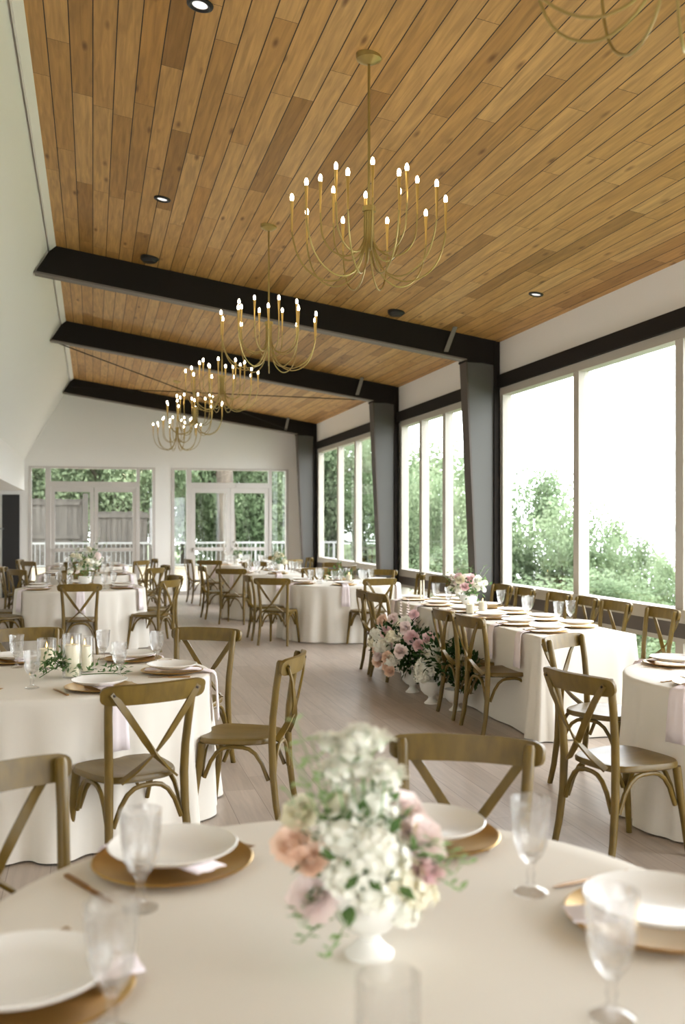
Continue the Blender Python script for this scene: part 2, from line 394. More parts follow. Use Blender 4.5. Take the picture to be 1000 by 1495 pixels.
# glazed double doors in the back wall
def storefront(n, x0, x1, lx, rx):
    f = MB(); y0, y1 = YB-.02, YB+.12; w_ = .06
    f.b2((x0, y0, 0), (x0+w_, y1, DT)); f.b2((x1-w_, y0, 0), (x1, y1, DT)); f.b2((x0+w_, y0+.002, DT-.045), (lx-.11, y1-.002, DT)); f.b2((lx, y0+.002, DT-.045), (rx, y1-.002, DT)); f.b2((rx+.07, y0+.002, DT-.045), (x1-w_, y1-.002, DT))
    f.b2((lx-.11, y0, 0), (lx, y1, DT)); f.b2((rx, y0, 0), (rx+.07, y1, DT)); f.b2((lx, y0+.002, 2.425), (rx, y1-.002, 2.54))
    for a, b in ((x0+w_, lx-.11), (rx+.07, x1-w_)): f.b2((a, y0+.002, 0), (b, y1-.002, .08))
    tr = MB(); t = .05
    fr = struct('window_%d' % n, f, M['door'])
    for a, b, z0, z1 in ((x0+w_, lx-.11, .08, DT-.05), (rx+.07, x1-w_, .08, DT-.05), (lx, rx, 2.54, DT-.05)):
        MB().b2((a, YB+.05, z0), (b, YB+.056, z1)).build('pane', M['pane'], fr, 0)
    d = thing('door_%d' % (n-6), (lx, YB, 0), kind='structure'); W = rx-lx; h = W/2
    for k in (0, 1):
        a, b = k*h+.005, (k+1)*h-.005
        l = MB(); s_ = .085
        l.b2((a, .01, 0), (a+s_, .06, 2.42)); l.b2((b-s_, .01, 0), (b, .06, 2.42)); l.b2((a+s_, .012, 2.31), (b-s_, .058, 2.42)); l.b2((a+s_, .012, 0), (b-s_, .058, .22))
        lf = l.build('door_leaf', M['door'], d, 0)
        MB().b2((a+s_, .03, .22), (b-s_, .036, 2.31)).build('pane', M['pane'], lf, 0)
        pb = MB(); pb.b2((a+.03, -.07, .99), (b-.03, -.02, 1.065)); pb.b2((a+.03, -.05, 1.0), (a+.09, .01, 1.06)); pb.b2((b-.09, -.05, 1.0), (b-.03, .01, 1.06))
        pb.build('panic_bar', M['door'], lf, 0)
        cl = MB().b2((a+.12, -.05, 2.44), (a+.42, .0, 2.5)); cl.build('door_closer', M['door'], lf, 0)
        if n == 8:
            x = b-.05 if k == 0 else a+.05; sg = -1 if k == 0 else 1
            MB().tube([(x, .0, .88), (x+sg*.05, -.07, .9), (x+sg*.10, -.07, .95), (x+sg*.10, -.07, 1.13), (x+sg*.05, -.07, 1.18), (x, 0, 1.2)], .012).build('door_handle', M['frame'], lf)
storefront(7, L0, L1, -.9, .95)
storefront(8, R0, R1, 2.17, 3.95)
o = thing('door_3', (-1.73, YB, 0), kind='structure')
MB().b2((-.18, -.04, 0), (.18, 0, 2.24)).build('door_leaf', M['black'], o, 0)
MB().tube([(-.14, -.07, 1.5), (-.45, -.07, 1.5)], .012).build('door_handle', M['rail'], o)

# ------------------------------------------------------------------ outside
# patio, hillside, lake, far shore
struct('patio', MB().b2((-12, YB+.15, -.3), (9, 28.2, -.03)), M['patio'])
g = MB(); n = 26
xs = [WX+.3, 7, 10, 14, 20, 30, 45, 70, 110, 160]
zs = [-.5, -.9, -1.9, -3.4, -5.5, -9, -14, -21, -27, -29]
ys = [-60, -30, -10, 0, 10, 20, 28, 45, 80, 140]
vs_ = [(x, y, z + .25*math.sin(x*.7+y*.4)) for x, z in zip(xs, zs) for y in ys]
k = len(ys)
g.add(vs_, [(i*k+j, (i+1)*k+j, (i+1)*k+j+1, i*k+j+1) for i in range(len(xs)-1) for j in range(k-1)])
struct('hillside', g, M['grass'], smooth=80)
struct('ground_back', MB().b2((-30, 28.2, -.4), (WX+.3, 80, -.05)), M['grass'])
struct('lake', MB().add([(120, -1500, -28), (3000, -1500, -28), (3000, 3500, -28), (120, 3500, -28)], [(0, 1, 2, 3)]), M['lake'])
h = MB(); pts = []
for i in range(60):
    y = -1500 + i*90; pts.append((2400 + 120*math.sin(i*.5), y, -29)); pts.append((2700 + 120*math.sin(i*.5), y, 18 + 12*math.sin(i*.37) + 7*math.sin(i*.91))); pts.append((3100, y, -29))
h.add(pts, [(i*3+j, i*3+3+j, i*3+4+j, i*3+1+j) for i in range(59) for j in (0, 1)])
struct('far_shore', h, M['hill'], smooth=80)

def crown_mesh(seed, n, leaf, blobs=16):
    """leaf cloud of clumps in a unit box: x, y within +-.5, z 0..1"""
    r = random.Random(seed); mb = MB(); B = []
    for i in range(blobs):
        a = r.uniform(0, 2*PI); z = r.random(); q = math.sin(PI*(.1+.8*z))**.6*.42*math.sqrt(r.random())
        B.append((Vector((q*math.cos(a), q*math.sin(a), .13+.74*z)), r.uniform(.08, .17)))
    for i in range(n):
        c, br = B[int(r.random()*blobs)]; d = Vector((r.gauss(0, 1), r.gauss(0, 1), r.gauss(0, 1))).normalized()
        p = c + d*br*(r.random()**.4)*(1.0 + .3*r.random()**3); nr = (d + Vector((r.gauss(0, .6), r.gauss(0, .6), .5+r.gauss(0, .6)))).normalized()
        dd = nr.orthogonal(); dd.rotate(Matrix.Rotation(r.uniform(0, 6.28), 3, nr))
        mb.leaf(p, dd, nr, leaf*r.uniform(.7, 1.4), leaf*r.uniform(.45, .8))
    return mb
CROWN = {}
def tree(seed, loc, wd, ht, base, m, label, dense=0, trunk=.12, name='leafy_tree'):
    """base: height of the crown's foot above the ground"""
    t = thing(name, loc); tag(t, label, 'tree'); key = (dense, seed % 3, m.name)
    if key in CROWN: o = CROWN[key].copy(); COL.objects.link(o); o.parent = t
    else: o = CROWN[key] = crown_mesh(seed, (15000, 26000)[dense], (.024, .02)[dense], (34, 60)[dense]).build('crown', m, t, 0)
    o.scale = (wd, wd, ht); o.location = (0, 0, base); o.rotation_euler.z = seed*1.3
    r = random.Random(seed+99); tb = MB(); top = base + ht*.75
    tb.tube([(0, 0, -.4), (.05, 0, top*.35), (r.uniform(-.2, .2), r.uniform(-.2, .2), top*.7), (r.uniform(-.3, .3), r.uniform(-.3, .3), top)], [trunk*1.3, trunk, trunk*.7, trunk*.25])
    for i in range(7):
        a = r.uniform(0, 6.28); z = base + ht*r.uniform(.0, .5); q = wd*r.uniform(.2, .36)
        tb.tube([(0, 0, z-.1), (q*.5*math.cos(a), q*.5*math.sin(a), z+ht*.08), (q*math.cos(a), q*math.sin(a), z+ht*.2)], [trunk*.45, trunk*.3, trunk*.1], 6)
    tb.build('trunk', M['bark'], t); return t
def gz(x):
    for i in range(len(xs)-1):
        if x <= xs[i+1]: return zs[i] + (zs[i+1]-zs[i])*(x-xs[i])/(xs[i+1]-xs[i])
    return zs[-1]
TR = [  # x, y, crown width, top z, crown foot z, label
    (9.2, 38.9, 3.8, 5.1, -1.6, 'tall tree outside the farthest window, left panes'),
    (10.3, 36.4, 3.2, 5.0, -1.8, 'tall tree outside the farthest window, right pane'),
    (13.2, 46.0, 5.5, 7.0, -2.5, 'highest tree far behind, between farthest and middle windows'),
    (10.5, 32.6, 2.5, 3.3, -2.2, 'dense tree outside the left pane of the middle window'),
    (11.2, 30.6, 2.2, 3.5, -2.4, 'dense tree outside the second pane of the middle window'),
    (10.9, 27.9, 2.2, 3.8, -2.2, 'tall tree outside the right pane of the middle window'),
    (11.4, 25.2, 2.5, 3.1, -2.6, 'tall bushy tree outside just right of the near window column'),
    (11.4, 22.9, 2.2, 2.1, -2.5, 'rounded tree outside left pane of the big near window'),
    (12.6, 23.2, 2.0, 1.9, -2.7, 'small tree outside beside the mullion of the big near window'),
    (12.0, 20.6, 2.2, .45, -2.8, 'low tree at lower middle of the big near window'),
    (14.0, 22.9, 1.35, 1.15, -3, 'thin sapling before the lake, right pane of the big near window'),
    (12.3, 18.9, 1.6, .95, -3, 'bushy sapling at right edge of the big near window'),
    (9.4, 18.2, 2.6, .35, -2.0, 'low bush outside under the left pane of the big near window'),
    (9.6, 14.4, 2.4, -.1, -2.0, 'shrub close outside the low panes behind the long table chairs'),
    (8.6, 10.8, 2.0, -.1, -1.6, 'dark shrub just outside low panes at the right edge'),
    (8.9, 24.0, 2.2, .9, -1.4, 'low shrub under the middle window'),
]
for i, (x, y, wd, zt, zb, lb) in enumerate(TR):
    z0 = gz(x); tree(20+i, (x, y, z0), wd*1.8, zt+.25-zb, zb-z0, M['tree2'] if i % 3 else M['tree'], lb)
BT = [  # trees behind the fence and railing at the back
    (-5.5, 33.0, 6, 7.5, .6, 'broad tree beyond the fence, far left of the left glass doors'),
    (-2.2, 34.5, 6, 8.5, .8, 'dense tree behind fence, left glass door leaf'),
    (.8, 34.0, 5.5, 8.0, .9, 'dense tree behind fence, right leaf of the left glass doors'),
    (3.2, 35.0, 5.5, 8.5, .2, 'bright tree beyond railing, left leaf of right glass doors'),
    (6.0, 36.5, 6.0, 9.0, 0, 'tree beyond railing seen through right leaf of right doors'),
    (8.4, 37.5, 6.0, 9.0, -1, 'tree at the right sidelight of the right glass doors'),
    (.6, 40, 8, 11, 1, 'tall background tree deep behind the left glass doors'),
    (6.5, 43, 9, 12, 0, 'tall background tree deep behind the right glass doors'),
    (-4.5, 42, 9, 12, 0, 'tall background tree at far left behind the fence'),
]
for i, (x, y, wd, zt, zb, lb) in enumerate(BT):
    tree(60+i, (x, y, -.05 if x < 5 else -1), wd*1.15, zt-zb, zb, M['tree2'], lb, 1, .22)
t = thing('bare_trunk', (4.0, 31.0, -.05)); tag(t, 'thick grey tree trunk seen through the left leaf of right doors', 'tree')
MB().tube([(0, 0, 0), (.05, 0, 1.5), (.0, .1, 3.2), (-.1, .1, 5.5)], [.34, .28, .26, .2], 12).build('stem', M['bark'], t)
MB().tube([(0, .1, 3.0), (.5, .2, 4.2), (1.1, .3, 5.6)], [.15, .11, .07]).build('branch', M['bark'], t)
t = thing('leaning_trunk', (-2.6, 29.6, 0)); tag(t, 'dark leaning tree trunk at top left of the left glass doors', 'tree')
MB().tube([(-.9, 0, 0), (-.3, 0, 2), (.5, -.1, 3.4), (1.0, -.6, 4.4), (1.6, -1.6, 6.5)], [.3, .27, .22, .2, .1], 12).build('stem', M['bark'], t)
o = crown_mesh(5, 26000, .02, 60).build('crown', M['tree'], t, 0); o.scale = (8, 7, 4.2); o.location = (1.4, -2.2, 3.9)  # crown out of view, added over the patio to shade the fence
# fence
t = thing('wooden_fence', (0, 28.9, -.05)); tag(t, 'weathered grey wooden board fence behind the left glass doors', 'fence')
for x0, x1, h_ in ((-4.9, -2.5, 1.85), (-2.4, -.35, 2.35), (-.05, 1.55, 2.0)):
    p = MB(); x = x0
    while x < x1-.05:
        p.box((x+.07, rnd.choice((-.012, .012)), h_/2), (.15, .022, h_+rnd.uniform(-.03, .03))); x += .142
    p.build('board_panel', M['fence'], t, 0)
    q = MB(); q.box(((x0+x1)/2, -.04, h_-.12), (x1-x0, .05, .1)); q.box(((x0+x1)/2, -.04, h_*.55), (x1-x0, .05, .1)); q.box(((x0+x1)/2, -.04, .3), (x1-x0, .05, .1))
    q.build('rail', M['fence'], t, 0)
for x, h_ in ((-2.45, 2.4), (-.2, 2.5), (1.62, 2.1)): MB().box((x, -.02, h_/2), (.14, .14, h_)).build('post', M['fence'], t, 0)
# railing with kerb
t = thing('metal_railing', (0, 26.9, -.03)); tag(t, 'grey metal railing with thin balusters across the back patio', 'railing')
MB().b2((-4.5, -.03, 1.10), (6.6, .03, 1.15)).build('top_rail', M['rail'], t, 0)
MB().b2((-4.5, -.02, .52), (6.6, .02, .56)).build('bottom_rail', M['rail'], t, 0)
b = MB()
for i in range(92): b.box((-4.45+i*.12, 0, .83), (.016, .016, .58))
o = b.build('balusters', M['rail'], t, 0); o['kind'] = 'stuff'
for x in (-4.5, -2.3, -.1, 2.1, 4.3, 6.5): MB().box((x, 0, .56), (.05, .05, 1.14)).build('post', M['rail'], t, 0)
o = MB().b2((-6, 26.98, -.03), (8, 27.25, .45)).build('kerb_wall', M['patio'], None, 0, kind='structure')

# ------------------------------------------------------------------ ceiling fittings
def chandelier():
    o = thing('chandelier'); zc = cz(1.6)
    MB().lathe([(.0, zc-.05), (.03, zc-.045), (.075, zc-.02), (.08, zc+.015)], 20).build('canopy', M['brass'], o)
    MB().tube([(0, 0, zc-.03), (0, 0, 3.48)], .008).build('rod', M['brass'], o)
    MB().lathe([(0, 3.5), (.04, 3.495), (.042, 3.465), (.02, 3.46), (.018, 3.36), (0, 3.35)], 16).build('hub', M['brass'], o)
    rows = [(10, .46, 3.05, 3.54, 0.1), (8, .29, 3.20, 3.655, .3)]
    for n_, R_, zb, zt, ph in rows:
        for i in range(n_):
            a = 2*PI*(i+ph)/n_; c, s_ = math.cos(a), math.sin(a)
            k = R_/.46; d = 3.46-zb
            pr = [(.026, 3.475), (.027, zb+d*.66), (.036*k+.004, zb+d*.42), (.085*k, zb+d*.17), (.15*k, zb+d*.045), (.225*k, zb), (.30*k, zb+d*.045), (.37*k, zb+d*.16), (.42*k, zb+d*.34), (.448*k, zb+d*.55), (.46*k, zt-.19)]
            sm = []
            for j in range(len(pr)-1):
                p0, p1, p2, p3 = pr[max(j-1, 0)], pr[j], pr[j+1], pr[min(j+2, len(pr)-1)]
                for u in (0, .5):
                    sm.append(tuple(.5*((2*p1[q])+(-p0[q]+p2[q])*u+(2*p0[q]-5*p1[q]+4*p2[q]-p3[q])*u*u+(-p0[q]+3*p1[q]-3*p2[q]+p3[q])*u**3) for q in (0, 1)))
            sm.append(pr[-1])
            arm = MB().tube([(r_*c, r_*s_, z_) for r_, z_ in sm], .0052, 7).build('arm', M['brass'], o)
            MB().lathe([(.0052, 0), (.007, .08), (.0115, .17), (.0125, .185), (0, .187)], 10, (R_*c, R_*s_, zt-.2)).build('candle_sleeve', M['sleeve'], arm)
            MB().lathe([(.008, 0), (.011, .01), (.0115, .026), (.0065, .040), (0, .046)], 10, (R_*c, R_*s_, zt-.014)).build('bulb', M['bulb'], arm)
    return o
CH = ['nearest brass chandelier, cut off by the top right corner', 'largest fully visible brass chandelier, hanging from a canopy at top centre',
      'brass chandelier hanging just beneath the nearest dark rafter', 'brass chandelier below the second dark rafter, third counted from the back doors',
      'brass chandelier overlapping the farthest rafter, second from the back doors', 'farthest brass chandelier, hanging lowest in view before the white back wall']
for i in range(6):
    o = inst('chandelier', chandelier, (1.6, 2.24+3.49*i + (.27 if i == 0 else 0), 0), .35*i + (.2 if i == 0 else 0))
    tag(o, CH[i], 'chandelier', 'brass chandeliers in a row')
def downlight():
    o = thing('recessed_light')
    MB().lathe([(.045, -.004), (.06, -.012), (.075, -.006), (.078, .01)], 24, caps=False).build('trim_ring', M['black'], o)
    MB().lathe([(0, .0), (.046, .0), (.046, .006)], 24).build('lens', M['lens'], o)
    return o
for (x, y), lb in (((.59, 5.68), 'recessed ceiling light with dark ring at the top edge of the view'), ((.61, 9.15), 'recessed ceiling light left of the large chandelier'),
                   ((4.4, 9.4), 'recessed ceiling light at right above the big window')):
    o = inst('dl', downlight, (x, y, cz(x)-.004)); o.rotation_euler = (0, math.atan(.157), 0); tag(o, lb, 'light', 'recessed ceiling lights')
def spot():
    o = thing('ceiling_fixture')
    MB().lathe([(0, -.05), (.07, -.045), (.1, -.015), (.1, .02)], 20).build('housing', M['black'], o)
    return o
for (x, y), lb in (((3.46, 11.2), 'dark round fixture on the ceiling against the nearest rafter, right side'), ((.61, 11.2), 'dark round fixture on the ceiling against the nearest rafter, left side')):
    o = inst('spot', spot, (x, y, cz(x)-.01)); tag(o, lb, 'fixture', 'dark ceiling fixtures')
t = thing('bracing_rod', (-.5, 15.95, 4.38)); tag(t, 'thin steel bracing rod rising left from second rafter to the far column', 'rod')
MB().tube([(0, 0, 0), (4.95, 6.1, -.72)], .009, 6).build('rod', M['beam'], t)
t = thing('bracing_rod', (-.5, 22.0, 4.52)); tag(t, 'thin steel bracing rod crossing from farthest rafter left end to middle column', 'rod')
MB().tube([(0, 0, 0), (4.95, -6.05, -.86)], .009, 6).build('rod', M['beam'], t)

# ------------------------------------------------------------------ chairs
def chair():
    o = thing('crossback_chair')
    # seat
    n_ = 48; rings = [(.0, .428, 1), (.93, .428, 1), (1.0, .436, 1), (1.0, .452, 1), (.975, .462, 1), (.9, .464, 1), (.6, .457, 1), (.25, .454, 1)]
    sb = MB(); vs = []
    def outline(a):
        c, s_ = math.cos(a), math.sin(a)
        y = .21*math.copysign(abs(s_)**.55, s_); hw = .208 + .024*(y/.21)
        return hw*math.copysign(abs(c)**.6, c), y
    for k_, z, _ in rings[1:]:
        for j in range(n_):
            x, y = outline(2*PI*j/n_); vs.append((x*k_, y*k_, z))
    m_ = len(rings)-1
    fs = [(i*n_+j, i*n_+(j+1) % n_, (i+1)*n_+(j+1) % n_, (i+1)*n_+j) for i in range(m_-1) for j in range(n_)]
    fs += [tuple(range(n_))[::-1], tuple((m_-1)*n_+j for j in range(n_))]
    sb.add(vs, fs); sb.build('seat', M['seat'], o, 50)
    for s_ in (-1, 1):
        MB().tube([(s_*.205, -.262, 0), (s_*.197, -.238, .12), (s_*.189, -.219, .28), (s_*.186, -.213, .45), (s_*.190, -.219, .58), (s_*.200, -.238, .73), (s_*.209, -.262, .872), (s_*.21, -.264, .885)],
                  [.0165, .018, .0195, .0205, .0195, .019, .019, .013], 12).build('leg', M['chair'], o)
        MB().tube([(s_*.205, .222, 0), (s_*.196, .206, .15), (s_*.186, .186, .3), (s_*.178, .172, .432)], [.0145, .017, .0195, .0215], 12).build('leg', M['chair'], o)
    xs_ = [-.255, -.25, -.24, -.22, -.18, -.12, -.06, 0, .06, .12, .18, .22, .24, .25, .255]
    hs = [.03, .055, .072, .084, .088, .09, .09, .09, .09, .09, .088, .084, .072, .055, .03]
    MB().board([(x, -.276-.05*(1-(x/.25)**2), .85) for x in xs_], hs, .02, (0, -.22, 1)).build('top_rail', M['chair'], o, 40)
    for s_ in (-1, 1):
        off = .0 if s_ > 0 else .011
        P = [(s_*.212, -.304, .862), (s_*.15, -.3085-off*.4, .775), (s_*.06, -.296-off, .645), (0, -.281-off, .565), (-s_*.07, -.254-off*.5, .5), (-s_*.135, -.226, .447)]
        br = MB().board(P, [.03, .031, .032, .032, .033, .034], .0105, (1, 0, .9 * s_)).build('cross_brace', M['chair'], o, 40)
        MB().lathe([(0, 0), (.006, .0), (.006, .005), (0, .006)], 8, (0, 0, 0)).build('screw', M['screw'], br).matrix_local = Matrix.Translation((s_*.203, -.309, .852)) @ Matrix.Rotation(PI/2, 4, 'X')
    def arch(p, q, top, k=10, drop=.17):
        p, q = Vector(p), Vector(q); L_ = []
        for i in range(k+1):
            u = i/k; c = p.lerp(q, u); e = abs(2*u-1)
            L_.append((c.x, c.y, top - drop*(e**3.2)))
        return MB().tube(L_, .0115, 8).build('arch_stretcher', M['chair'], o)
    arch((-.168, -.219, 0), (.168, -.219, 0), .418)
    arch((-.163, .178, 0), (.163, .178, 0), .418)
    for s_ in (-1, 1): arch((s_*.185, -.193, 0), (s_*.180, .160, 0), .418)
    return o
def put_chair(x, y, tx, ty, label, group='crossback chairs', rz=None):
    """x, y: middle of the back rail; faces tx, ty"""
    a = math.atan2(ty-y, tx-x) if rz is None else rz
    o = inst('chair', chair, (x+.29*math.cos(a), y+.29*math.sin(a), 0), a-PI/2)
    tag(o, label, 'chair', group); return o

# ------------------------------------------------------------------ tables
TZ = .765
T = dict(  # centre, radius, phrase
    near=(.52, 1.97, .805, 'nearest round table'),
    cand=(-.17, 5.76, .82, 'left round table with pillar candles'),
    tall=(-.15, 13.45, .82, 'left round table with tall white flowers'),
    mid=(-.1, 17.1, .8, 'left round table just behind tall white flowers'),
    door=(-.1, 20.5, .8, 'farthest left round table by the glass doors'),
    green=(3.42, 13.72, .84, 'round table with greenery by the window'),
    vase=(3.05, 17.0, .84, 'second-farthest round table on the window side'),
    back=(3.1, 20.5, .82, 'farthest round table by the right glass doors'),
    right=(3.63, 4.72, .8, 'round table cut off by the right edge'),
)
def cloth_round(r0, seed, zt=TZ, flare=.04, amp=.062):
    r = random.Random(seed); n_ = 240; mb = MB(); vs = []; ph = [r.uniform(0, 6.28) for _ in range(6)]
    fr = [r.choice((13, 14, 15)), r.choice((21, 22, 24)), r.choice((31, 33)), 6]
    def fold(a): return .38*math.sin(fr[0]*a+ph[0]) + .34*math.sin(fr[1]*a+ph[1]) + .16*math.sin(fr[2]*a+ph[2]) + .25*math.sin(fr[3]*a+ph[3])
    prof = [(.0, 0), (.5, 0), (.9, 0), (.985, 0), (1.0, .004), (1.006, .014), (1.008, .035), (1.008, .09), (1.008, .17), (1.008, .28), (1.008, .4), (1.008, .52), (1.008, .63), (1.008, .70), (1.008, zt-.008)]
    for k_, dz in prof[1:]:
        t = max(0, dz-.02)/(zt-.02)
        for j in range(n_):
            a = 2*PI*j/n_; q = fold(a); q = math.copysign(abs(q)**.8, q)
            rr = r0*k_ + flare*t + amp*q*(t**.75) + .012*math.sin(3*a+ph[4])*t
            vs.append((rr*math.cos(a), rr*math.sin(a), zt-dz + (.006*max(0, q) if dz > .7 else 0)))
    m_ = len(prof)-1
    fs = [(i*n_+j, (i+1)*n_+j, (i+1)*n_+(j+1) % n_, i*n_+(j+1) % n_) for i in range(m_-1) for j in range(n_)]
    fs.append(tuple(range(n_)))
    return mb.add(vs, fs)
CL = {'near': 'cream tablecloth on the nearest round table in the foreground', 'cand': 'cream floor-length tablecloth under the pillar candles at left',
      'tall': 'cream floor-length tablecloth under the tall white flowers', 'mid': 'cream tablecloth of the round table just behind tall white flowers',
      'door': 'cream tablecloth of the farthest left table by the glass doors', 'green': 'cream floor-length tablecloth under greenery and candle, before the middle window column',
      'vase': 'cream tablecloth of the second-farthest round table on window side', 'back': 'cream tablecloth of farthest round table by right glass doors',
      'right': 'cream floor-length tablecloth cut off by the right edge'}
for i, (k_, (x, y, r0, ph)) in enumerate(T.items()):
    o = cloth_round(r0, 40+i).build('tablecloth', M['cloth'], None, 60, (x, y, 0)); o.rotation_euler.z = rnd.uniform(0, 6)
    tag(o, CL[k_], 'tablecloth', 'cream tablecloths')
def cloth_rect(x0, x1, y0, y1, seed, zt=TZ):
    r = random.Random(seed); per = []; cr_ = .035; st = .03
    def seg(ax, ay, bx, by, nx, ny):
        L_ = math.hypot(bx-ax, by-ay); k_ = max(2, int(L_/st))
        for i in range(k_): u = i/k_; per.append((ax+(bx-ax)*u, ay+(by-ay)*u, nx, ny, min(u, 1-u)*L_))
    def arc(cx, cy, a0):
        for i in range(6): a = a0 + PI/2*i/6; per.append((cx+cr_*math.cos(a), cy+cr_*math.sin(a), math.cos(a), math.sin(a), 0))
    seg(x0+cr_, y0, x1-cr_, y0, 0, -1); arc(x1-cr_, y0+cr_, -PI/2); seg(x1, y0+cr_, x1, y1-cr_, 1, 0); arc(x1-cr_, y1-cr_, 0)
    seg(x1-cr_, y1, x0+cr_, y1, 0, 1); arc(x0+cr_, y1-cr_, PI/2); seg(x0, y1-cr_, x0, y0+cr_, -1, 0); arc(x0+cr_, y0+cr_, PI)
    ph = [r.uniform(0, 6) for _ in range(3)]; n_ = len(per); vs = []
    prof = [(.012, 0), (.003, .003), (0, .012), (0, .04), (0, .12), (0, .22), (0, .34), (0, .46), (0, .58), (0, .68), (0, zt-.008)]
    for ins, dz in prof:
        t = max(0, dz-.02)/(zt-.02)
        for i, (px_, py_, nx, ny, e) in enumerate(per):
            s_ = i*st; cn = math.exp(-(e/.16)**2)
            q = math.sin(s_*8+ph[0])*.5+math.sin(s_*17+ph[1])*.3
            d = -ins + t*(.012 + .016*q + cn*(.055+.03*math.sin(s_*36)))
            vs.append((px_+nx*d, py_+ny*d, zt-dz))
    m_ = len(prof)
    fs = [(i*n_+j, (i+1)*n_+j, (i+1)*n_+(j+1) % n_, i*n_+(j+1) % n_) for i in range(m_-1) for j in range(n_)]
    fs.append(tuple(range(n_)))
    return MB().add(vs, fs)
for (y0, y1, lb) in ((6.76, 8.70, 'cream cloth on the near end of the long table by the window'), (8.75, 10.62, 'cream cloth on the far end of long table behind the floor flowers')):
    o = cloth_rect(3.2, 4.0, y0, y1, int(y0*10)).build('tablecloth', M['cloth'], None, 60); tag(o, lb, 'tablecloth', 'cream tablecloths')

# ------------------------------------------------------------------ tableware
def charger():
    o = thing('charger_plate')
    MB().lathe([(0, .0), (.12, .0), (.125, .002), (.16, .012), (.172, .014), (.175, .017), (.172, .019), (.158, .016), (.122, .006), (0, .005)], 48).build('disc', M['gold'], o, 40); return o
def plate():
    o = thing('dinner_plate')
    MB().lathe([(0, .0), (.085, .0), (.09, .002), (.12, .011), (.138, .021), (.141, .025), (.1385, .0265), (.118, .017), (.088, .008), (0, .006)], 48).build('dish', M['china'], o, 40); return o
def napkin():
    """+Y points outward, origin at the table edge on the cloth"""
    o = thing('napkin'); P = [(-.36, .0205), (-.2, .0205), (-.07, .0205), (-.03, .012), (-.004, .0085), (.02, .003), (.031, -.012), (.036, -.05), (.040, -.12), (.044, -.2), (.048, -.265)]
    W = [.085, .09, .09, .088, .09, .093, .096, .1, .108, .116, .12]; mb = MB(); k_ = 6; vs = []
    for (y, z), w_ in zip(P, W):
        for j in range(k_+1):
            u = j/k_-.5; vs.append((u*w_, y + (.004*math.sin(j*2.2) if z < -.03 else 0), z + .002*math.sin(j*1.7)*(z > -.01)))
    fs = [(i*(k_+1)+j, i*(k_+1)+j+1, (i+1)*(k_+1)+j+1, (i+1)*(k_+1)+j) for i in range(len(P)-1) for j in range(k_)]
    mb.add(vs, fs); b = mb.build('fabric', M['napkin'], o, 60)
    s_ = b.modifiers.new('thickness', 'SOLIDIFY'); s_.thickness = .003; s_.offset = 1
    return o
def goblet(h=.19, r=.043):
    o = thing('goblet'); k = h/.19; q = r/.043
    # bowl: diamond-cut outside, smooth inside
    out = [(.012, .062), (.026, .078), (.034, .098), (.0375, .118), (.0395, .138), (.041, .158), (.0425, .176), (.043, .19)]
    inn = [(.0415, .19), (.039, .16), (.036, .12), (.028, .09), (.012, .074), (0, .072)]
    mb = MB(); n_ = 16; vs = []
    for i, (a, z) in enumerate(out):
        for j in range(n_):
            an = 2*PI*(j+.5*(i % 2))/n_; rr = a*q*(1.0 if i > 5 else (1.03 if (i+j) % 2 else .95)); vs.append((rr*math.cos(an), rr*math.sin(an), z*k))
    m_ = len(out); fs = []
    for i in range(m_-1):
        for j in range(n_):
            a, b = i*n_+j, i*n_+(j+1) % n_; c, d = (i+1)*n_+j, (i+1)*n_+(j+1) % n_
            fs += [(a, b, c), (b, d, c)] if i % 2 == 0 else [(a, b, d), (a, d, c)]
    mb.add(vs, fs); mb.lathe([(.043*q, .19*k)] + [(a*q, z*k) for a, z in inn], n_, caps=False)
    mb.build('bowl', M['glass'], o, 0)
    MB().lathe([(.0, 0), (.036*q, 0), (.037*q, .003), (.03*q, .007*k), (.012*q, .014*k), (.0075, .026*k), (.011, .038*k), (.0075, .05*k), (.013*q, .0625*k), (0, .0626*k)], 24).build('stem', M['glass'], o, 40)
    return o
def fork():
    o = thing('fork'); mb = MB()                                   # lies along +Y, tines at +Y
    mb.board([(0, -.1, .002), (0, -.05, .004), (0, .02, .006), (0, .04, .005), (0, .055, .003)], [.011, .008, .006, .012, .022], .002, (1, 0, 0))
    for x in (-.009, -.003, .003, .009): mb.board([(x, .053, .003), (x, .08, .003), (x, .1, .006)], [.003, .0025, .0015], .0016, (1, 0, 0))
    mb.build('shaft_and_tines', M['goldd'], o, 0); return o
def knife():
    o = thing('table_knife')
    MB().board([(0, -.115, .004), (0, -.06, .004), (0, -.01, .004), (0, .005, .004)], [.012, .013, .011, .008], .006, (1, 0, 0)).build('handle', M['goldd'], o, 0)
    MB().board([(0, .003, .004), (0, .05, .004), (0, .09, .004), (0, .112, .004)], [.012, .017, .015, .004], .0016, (1, 0, 0)).build('blade', M['goldd'], o, 0); return o
NOC = set()
